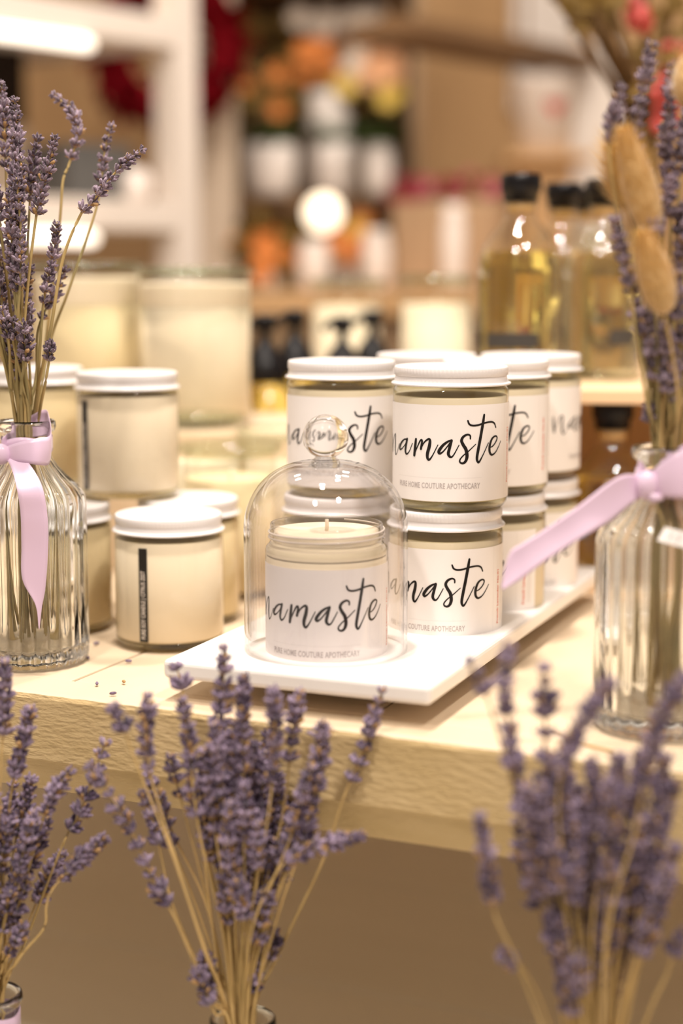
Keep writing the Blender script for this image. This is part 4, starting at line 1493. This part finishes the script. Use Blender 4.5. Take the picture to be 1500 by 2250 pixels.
# lower tier flowers and white vases on a counter
ct = thing('shop_counter', 'tan wooden counter in the background under red flowers', 'counter', (at(800, 600, 3.0).x, 3.0, -1.07), 0)
zc_ = at(0, 640, 2.85).z + 1.07
slab('counter_top', (.20, -.05, zc_ - .02), (.82, .46, .04), M['tan_wall'], ct)
slab('counter_front', (.20, -.04, (zc_ - .04) / 2), (.78, .42, zc_ - .041), M['mid_wood'], ct)
ZC = zc_ - 1.07 + .0005
bouquet('flower_vase', 'orange flowers low in the background beside the white panel', 'flowers', 585, 2.92, 640, 590, 60,
        [(U(530, 640), U(490, 600), rr.choice(('orange', 'orange', 'olive'))) for _ in range(16)], 'orange flower arrangements', 'ceramic', [(U(530, 640), U(480, 600), 'olive') for _ in range(10)], .024, ZC)
bouquet('flower_vase', 'orange flowers between two tall white vases on the counter', 'flowers', 762, 2.98, 640, 560, 40,
        [(U(715, 805), U(485, 575), rr.choice(('orange', 'yellow', 'peach'))) for _ in range(12)], 'orange flower arrangements', 'ceramic', [], .022, ZC)
for px, wv, yt, lbl in ((690, 72, 528, 'tall white vase on the counter beneath the glowing globe'), (826, 66, 505, 'tall white vase on the counter beside the orange flowers'), (995, 54, 452, 'slender white vase on the counter below the red flowers')):
    c = at(px, 600, 2.9)
    h = at(px, yt, 2.9).z - ZC
    r = wv / 2 / FPX * 2.9
    bm = bmesh.new()
    lathe(bm, [(0, 0), (r * .8, 0), (r, h * .1), (r, h * .7), (r * .8, h * .92), (r * .85, h), (r * .7, h), (r * .6, h * .9), (0, h * .8)], 32)
    o = obj('white_vase', bm, M['ceramic'])
    o.location = (c.x, 2.9, ZC)
    tag(o, lbl, 'vase', 'white vases on the counter')
# globe lamp
gc = at(710, 468, 3.15)
gl = thing('globe_lamp', 'warm glowing round lamp in the middle of the background', 'lamp', (gc.x, 3.15, ZC))
bm = bmesh.new()
ball(bm, (0, 0, gc.z - ZC), .034, 3)
obj('globe', bm, M['globe'], gl)
bm = bmesh.new()
lathe(bm, [(0, 0), (.035, 0), (.035, .006), (.006, .012), (.006, gc.z - ZC - .045), (.018, gc.z - ZC - .036), (0, gc.z - ZC - .036)], 24)
obj('lamp_stand', bm, M['brown_wood'], gl)

# ------------------------------------------------------------------ shop background, right
bs = thing('beam_shelf', 'long dark brown shelf with brackets high in the right background', 'shelf', (at(1055, 104, 3.0).x, 3.0, at(1055, 104, 3.0).z), math.radians(50))
slab('shelf_board', (0, 0, 0), (.56, .14, .030), M['brown_wood'], bs)
for x in (-.2, .2):
    slab('bracket', (x, .04, .0265), (.02, .05, .022), M['brown_wood'], bs)
    slab('hanging_rod', (x, .04, .84), (.006, .006, 1.60), M['brown_wood'], bs, .001)
o = slab('hanging_board', (at(1195, 40, 3.88).x, 3.884, .80), (.145, .03, .36), M['white_paint'])
tag(o, 'white panel above the dark shelf on the right', 'panel')
ucx = at(1296, 300, 3.2)
o = slab('white_cabinet', (at(1288, 300, 3.3).x, 3.3, -.20), (.09, .20, 1.75), M['white_paint'])
o.location.z = -1.07 + .876
tag(o, 'tall white cabinet behind the right oil bottles', 'cabinet')
# enamel bucket with red heart
Yb = 2.95
pb = at(1195, 340, Yb)
sb = thing('display_stand', 'narrow tan stand under the white bucket in the right background', 'stand', (pb.x, Yb, ZC))
hb_ = pb.z - ZC
slab('stand_top', (0, 0, hb_ - .0085), (.15, .15, .015), M['tan_wall'], sb)
slab('pedestal', (0, 0, (hb_ - .016) / 2), (.09, .09, hb_ - .0162), M['tan_wall'], sb)
bk = thing('enamel_bucket', 'white enamel bucket with red mark on the right background stand', 'bucket', (pb.x, Yb, pb.z))
bm = bmesh.new()
rB, hB = .056, at(1195, 180, Yb).z - pb.z
lathe(bm, [(0, 0), (rB * .8, 0), (rB, hB), (rB + .003, hB + .003), (rB - .002, hB), (rB * .8 - .002, .004), (0, .004)], 40)
obj('pail', bm, M['ceramic'], bk)
bm = bmesh.new()
n = 24
hv = []
for k in range(n):
    a = 2 * math.pi * k / n
    hx = 16 * math.sin(a) ** 3 / 17
    hz = (13 * math.cos(a) - 5 * math.cos(2 * a) - 2 * math.cos(3 * a) - math.cos(4 * a)) / 17
    u, z = hx * .018 + .012, hz * .018 + hB * .62
    rl = rB * (.8 + .2 * z / hB) + .0006
    hv.append(bm.verts.new((rl * math.sin(u / rl), -rl * math.cos(u / rl), z)))
bm.faces.new(hv)
obj('red_mark', bm, M['berry'], bk, False)
bm = bmesh.new()
tube(bm, catmull([(-rB, 0, hB), (-rB * .8, -.02, hB + .03), (0, -.03, hB + .05), (rB * .8, -.02, hB + .03), (rB, 0, hB)], 5), .002, 6)
obj('handle', bm, M['slate'], bk)
# red flowers in a long trough
pt = at(985, 445, 3.0)
tr = thing('flower_trough', 'row of crimson and pink flowers in a trough on the counter', 'flowers', (pt.x, 3.02, ZC))
ht = at(985, 440, 3.0).z - ZC
slab('trough', (0, 0, ht / 2), (.20, .11, ht - .001), M['trough'], tr)
for k in range(14):
    bm = bmesh.new()
    leaf(bm, (U(-.1, .1), U(-.04, .03), ht), (U(-.5, .5), U(-.4, .2), 1), (0, -1, 0), U(.03, .055), .016)
    obj('leaf', bm, M['olive'], tr)
for k in range(40):
    q = Vector((U(-.108, .108), U(-.05, .03), ht + U(.0, .030) + U(0, .025) * (k % 3 == 0)))
    bm = bmesh.new()
    for j in range(6):
        a = 6.28 * j / 6 + k
        leaf(bm, q, (math.cos(a), -.4, math.sin(a) + .2), (0, -1, 0), .017, .015)
    obj('flower', bm, M['pink'] if rr.random() < .28 else M['crimson'], tr)

# dried branch arrangement with red berries, behind the oil bottles
bv = at(1420, 700, 1.75)
da = thing('dried_arrangement', 'tall dried branches with red berries rising behind the right vase', 'plant', (bv.x, 1.75, .0003))
bm = bmesh.new()
lathe(bm, [(0, 0), (.04, 0), (.05, .03), (.055, .12), (.038, .20), (.032, .22), (.026, .22), (.03, .19), (0, .18)], 32)
obj('vase', bm, M['brown_wood'], da)
org = Vector((bv.x, 1.75, .0003))
for a_, b_, m_ in (((1235, -40), (1330, 110), (1395, 300)), ((1265, -60), (1345, 100), (1402, 280)), ((1320, -60), (1385, 150), (1420, 330)), ((1420, -60), (1415, 160), (1425, 330)),
                   ((1475, -60), (1450, 160), (1428, 330)), ((1560, 40), (1480, 220), (1430, 360)), ((1180, -60), (1290, 100), (1390, 320))):
    bm = bmesh.new()
    Yd = 1.75 + U(-.06, .06)
    P = [at(*a_, Yd) - org, at(*b_, Yd) - org, at(*m_, 1.75) - org, Vector((0, 0, .14))]
    tube(bm, catmull(P, 6), [.0036 + .0030 * i / 18 for i in range(19)], 6)
    obj('branch', bm, M['branch'], da)
for k in range(80):
    if k < 50:
        q = at(U(1235, 1335), U(-40, 55), 1.75 + U(-.06, .06)) - org
    else:
        q = at(U(1380, 1520), U(-40, 200), 1.75 + U(-.06, .06)) - org
    bm = bmesh.new()
    leaf(bm, q, (U(-1, 1), U(-.5, .1), U(-.6, .8)), (0, -1, 0), .026, .014)
    obj('leaf', bm, M['olive'], da)
for k in range(46):
    q = at(*rr.choice(((U(1465, 1520), U(100, 270)), (U(1465, 1500), U(90, 200)), (U(1385, 1420), U(5, 60)), (U(1440, 1470), U(180, 280)))), 1.72 + U(-.05, .05)) - org
    bm = bmesh.new()
    ball(bm, q, U(.006, .0095), 2)
    obj('berry', bm, M['berry'], da)
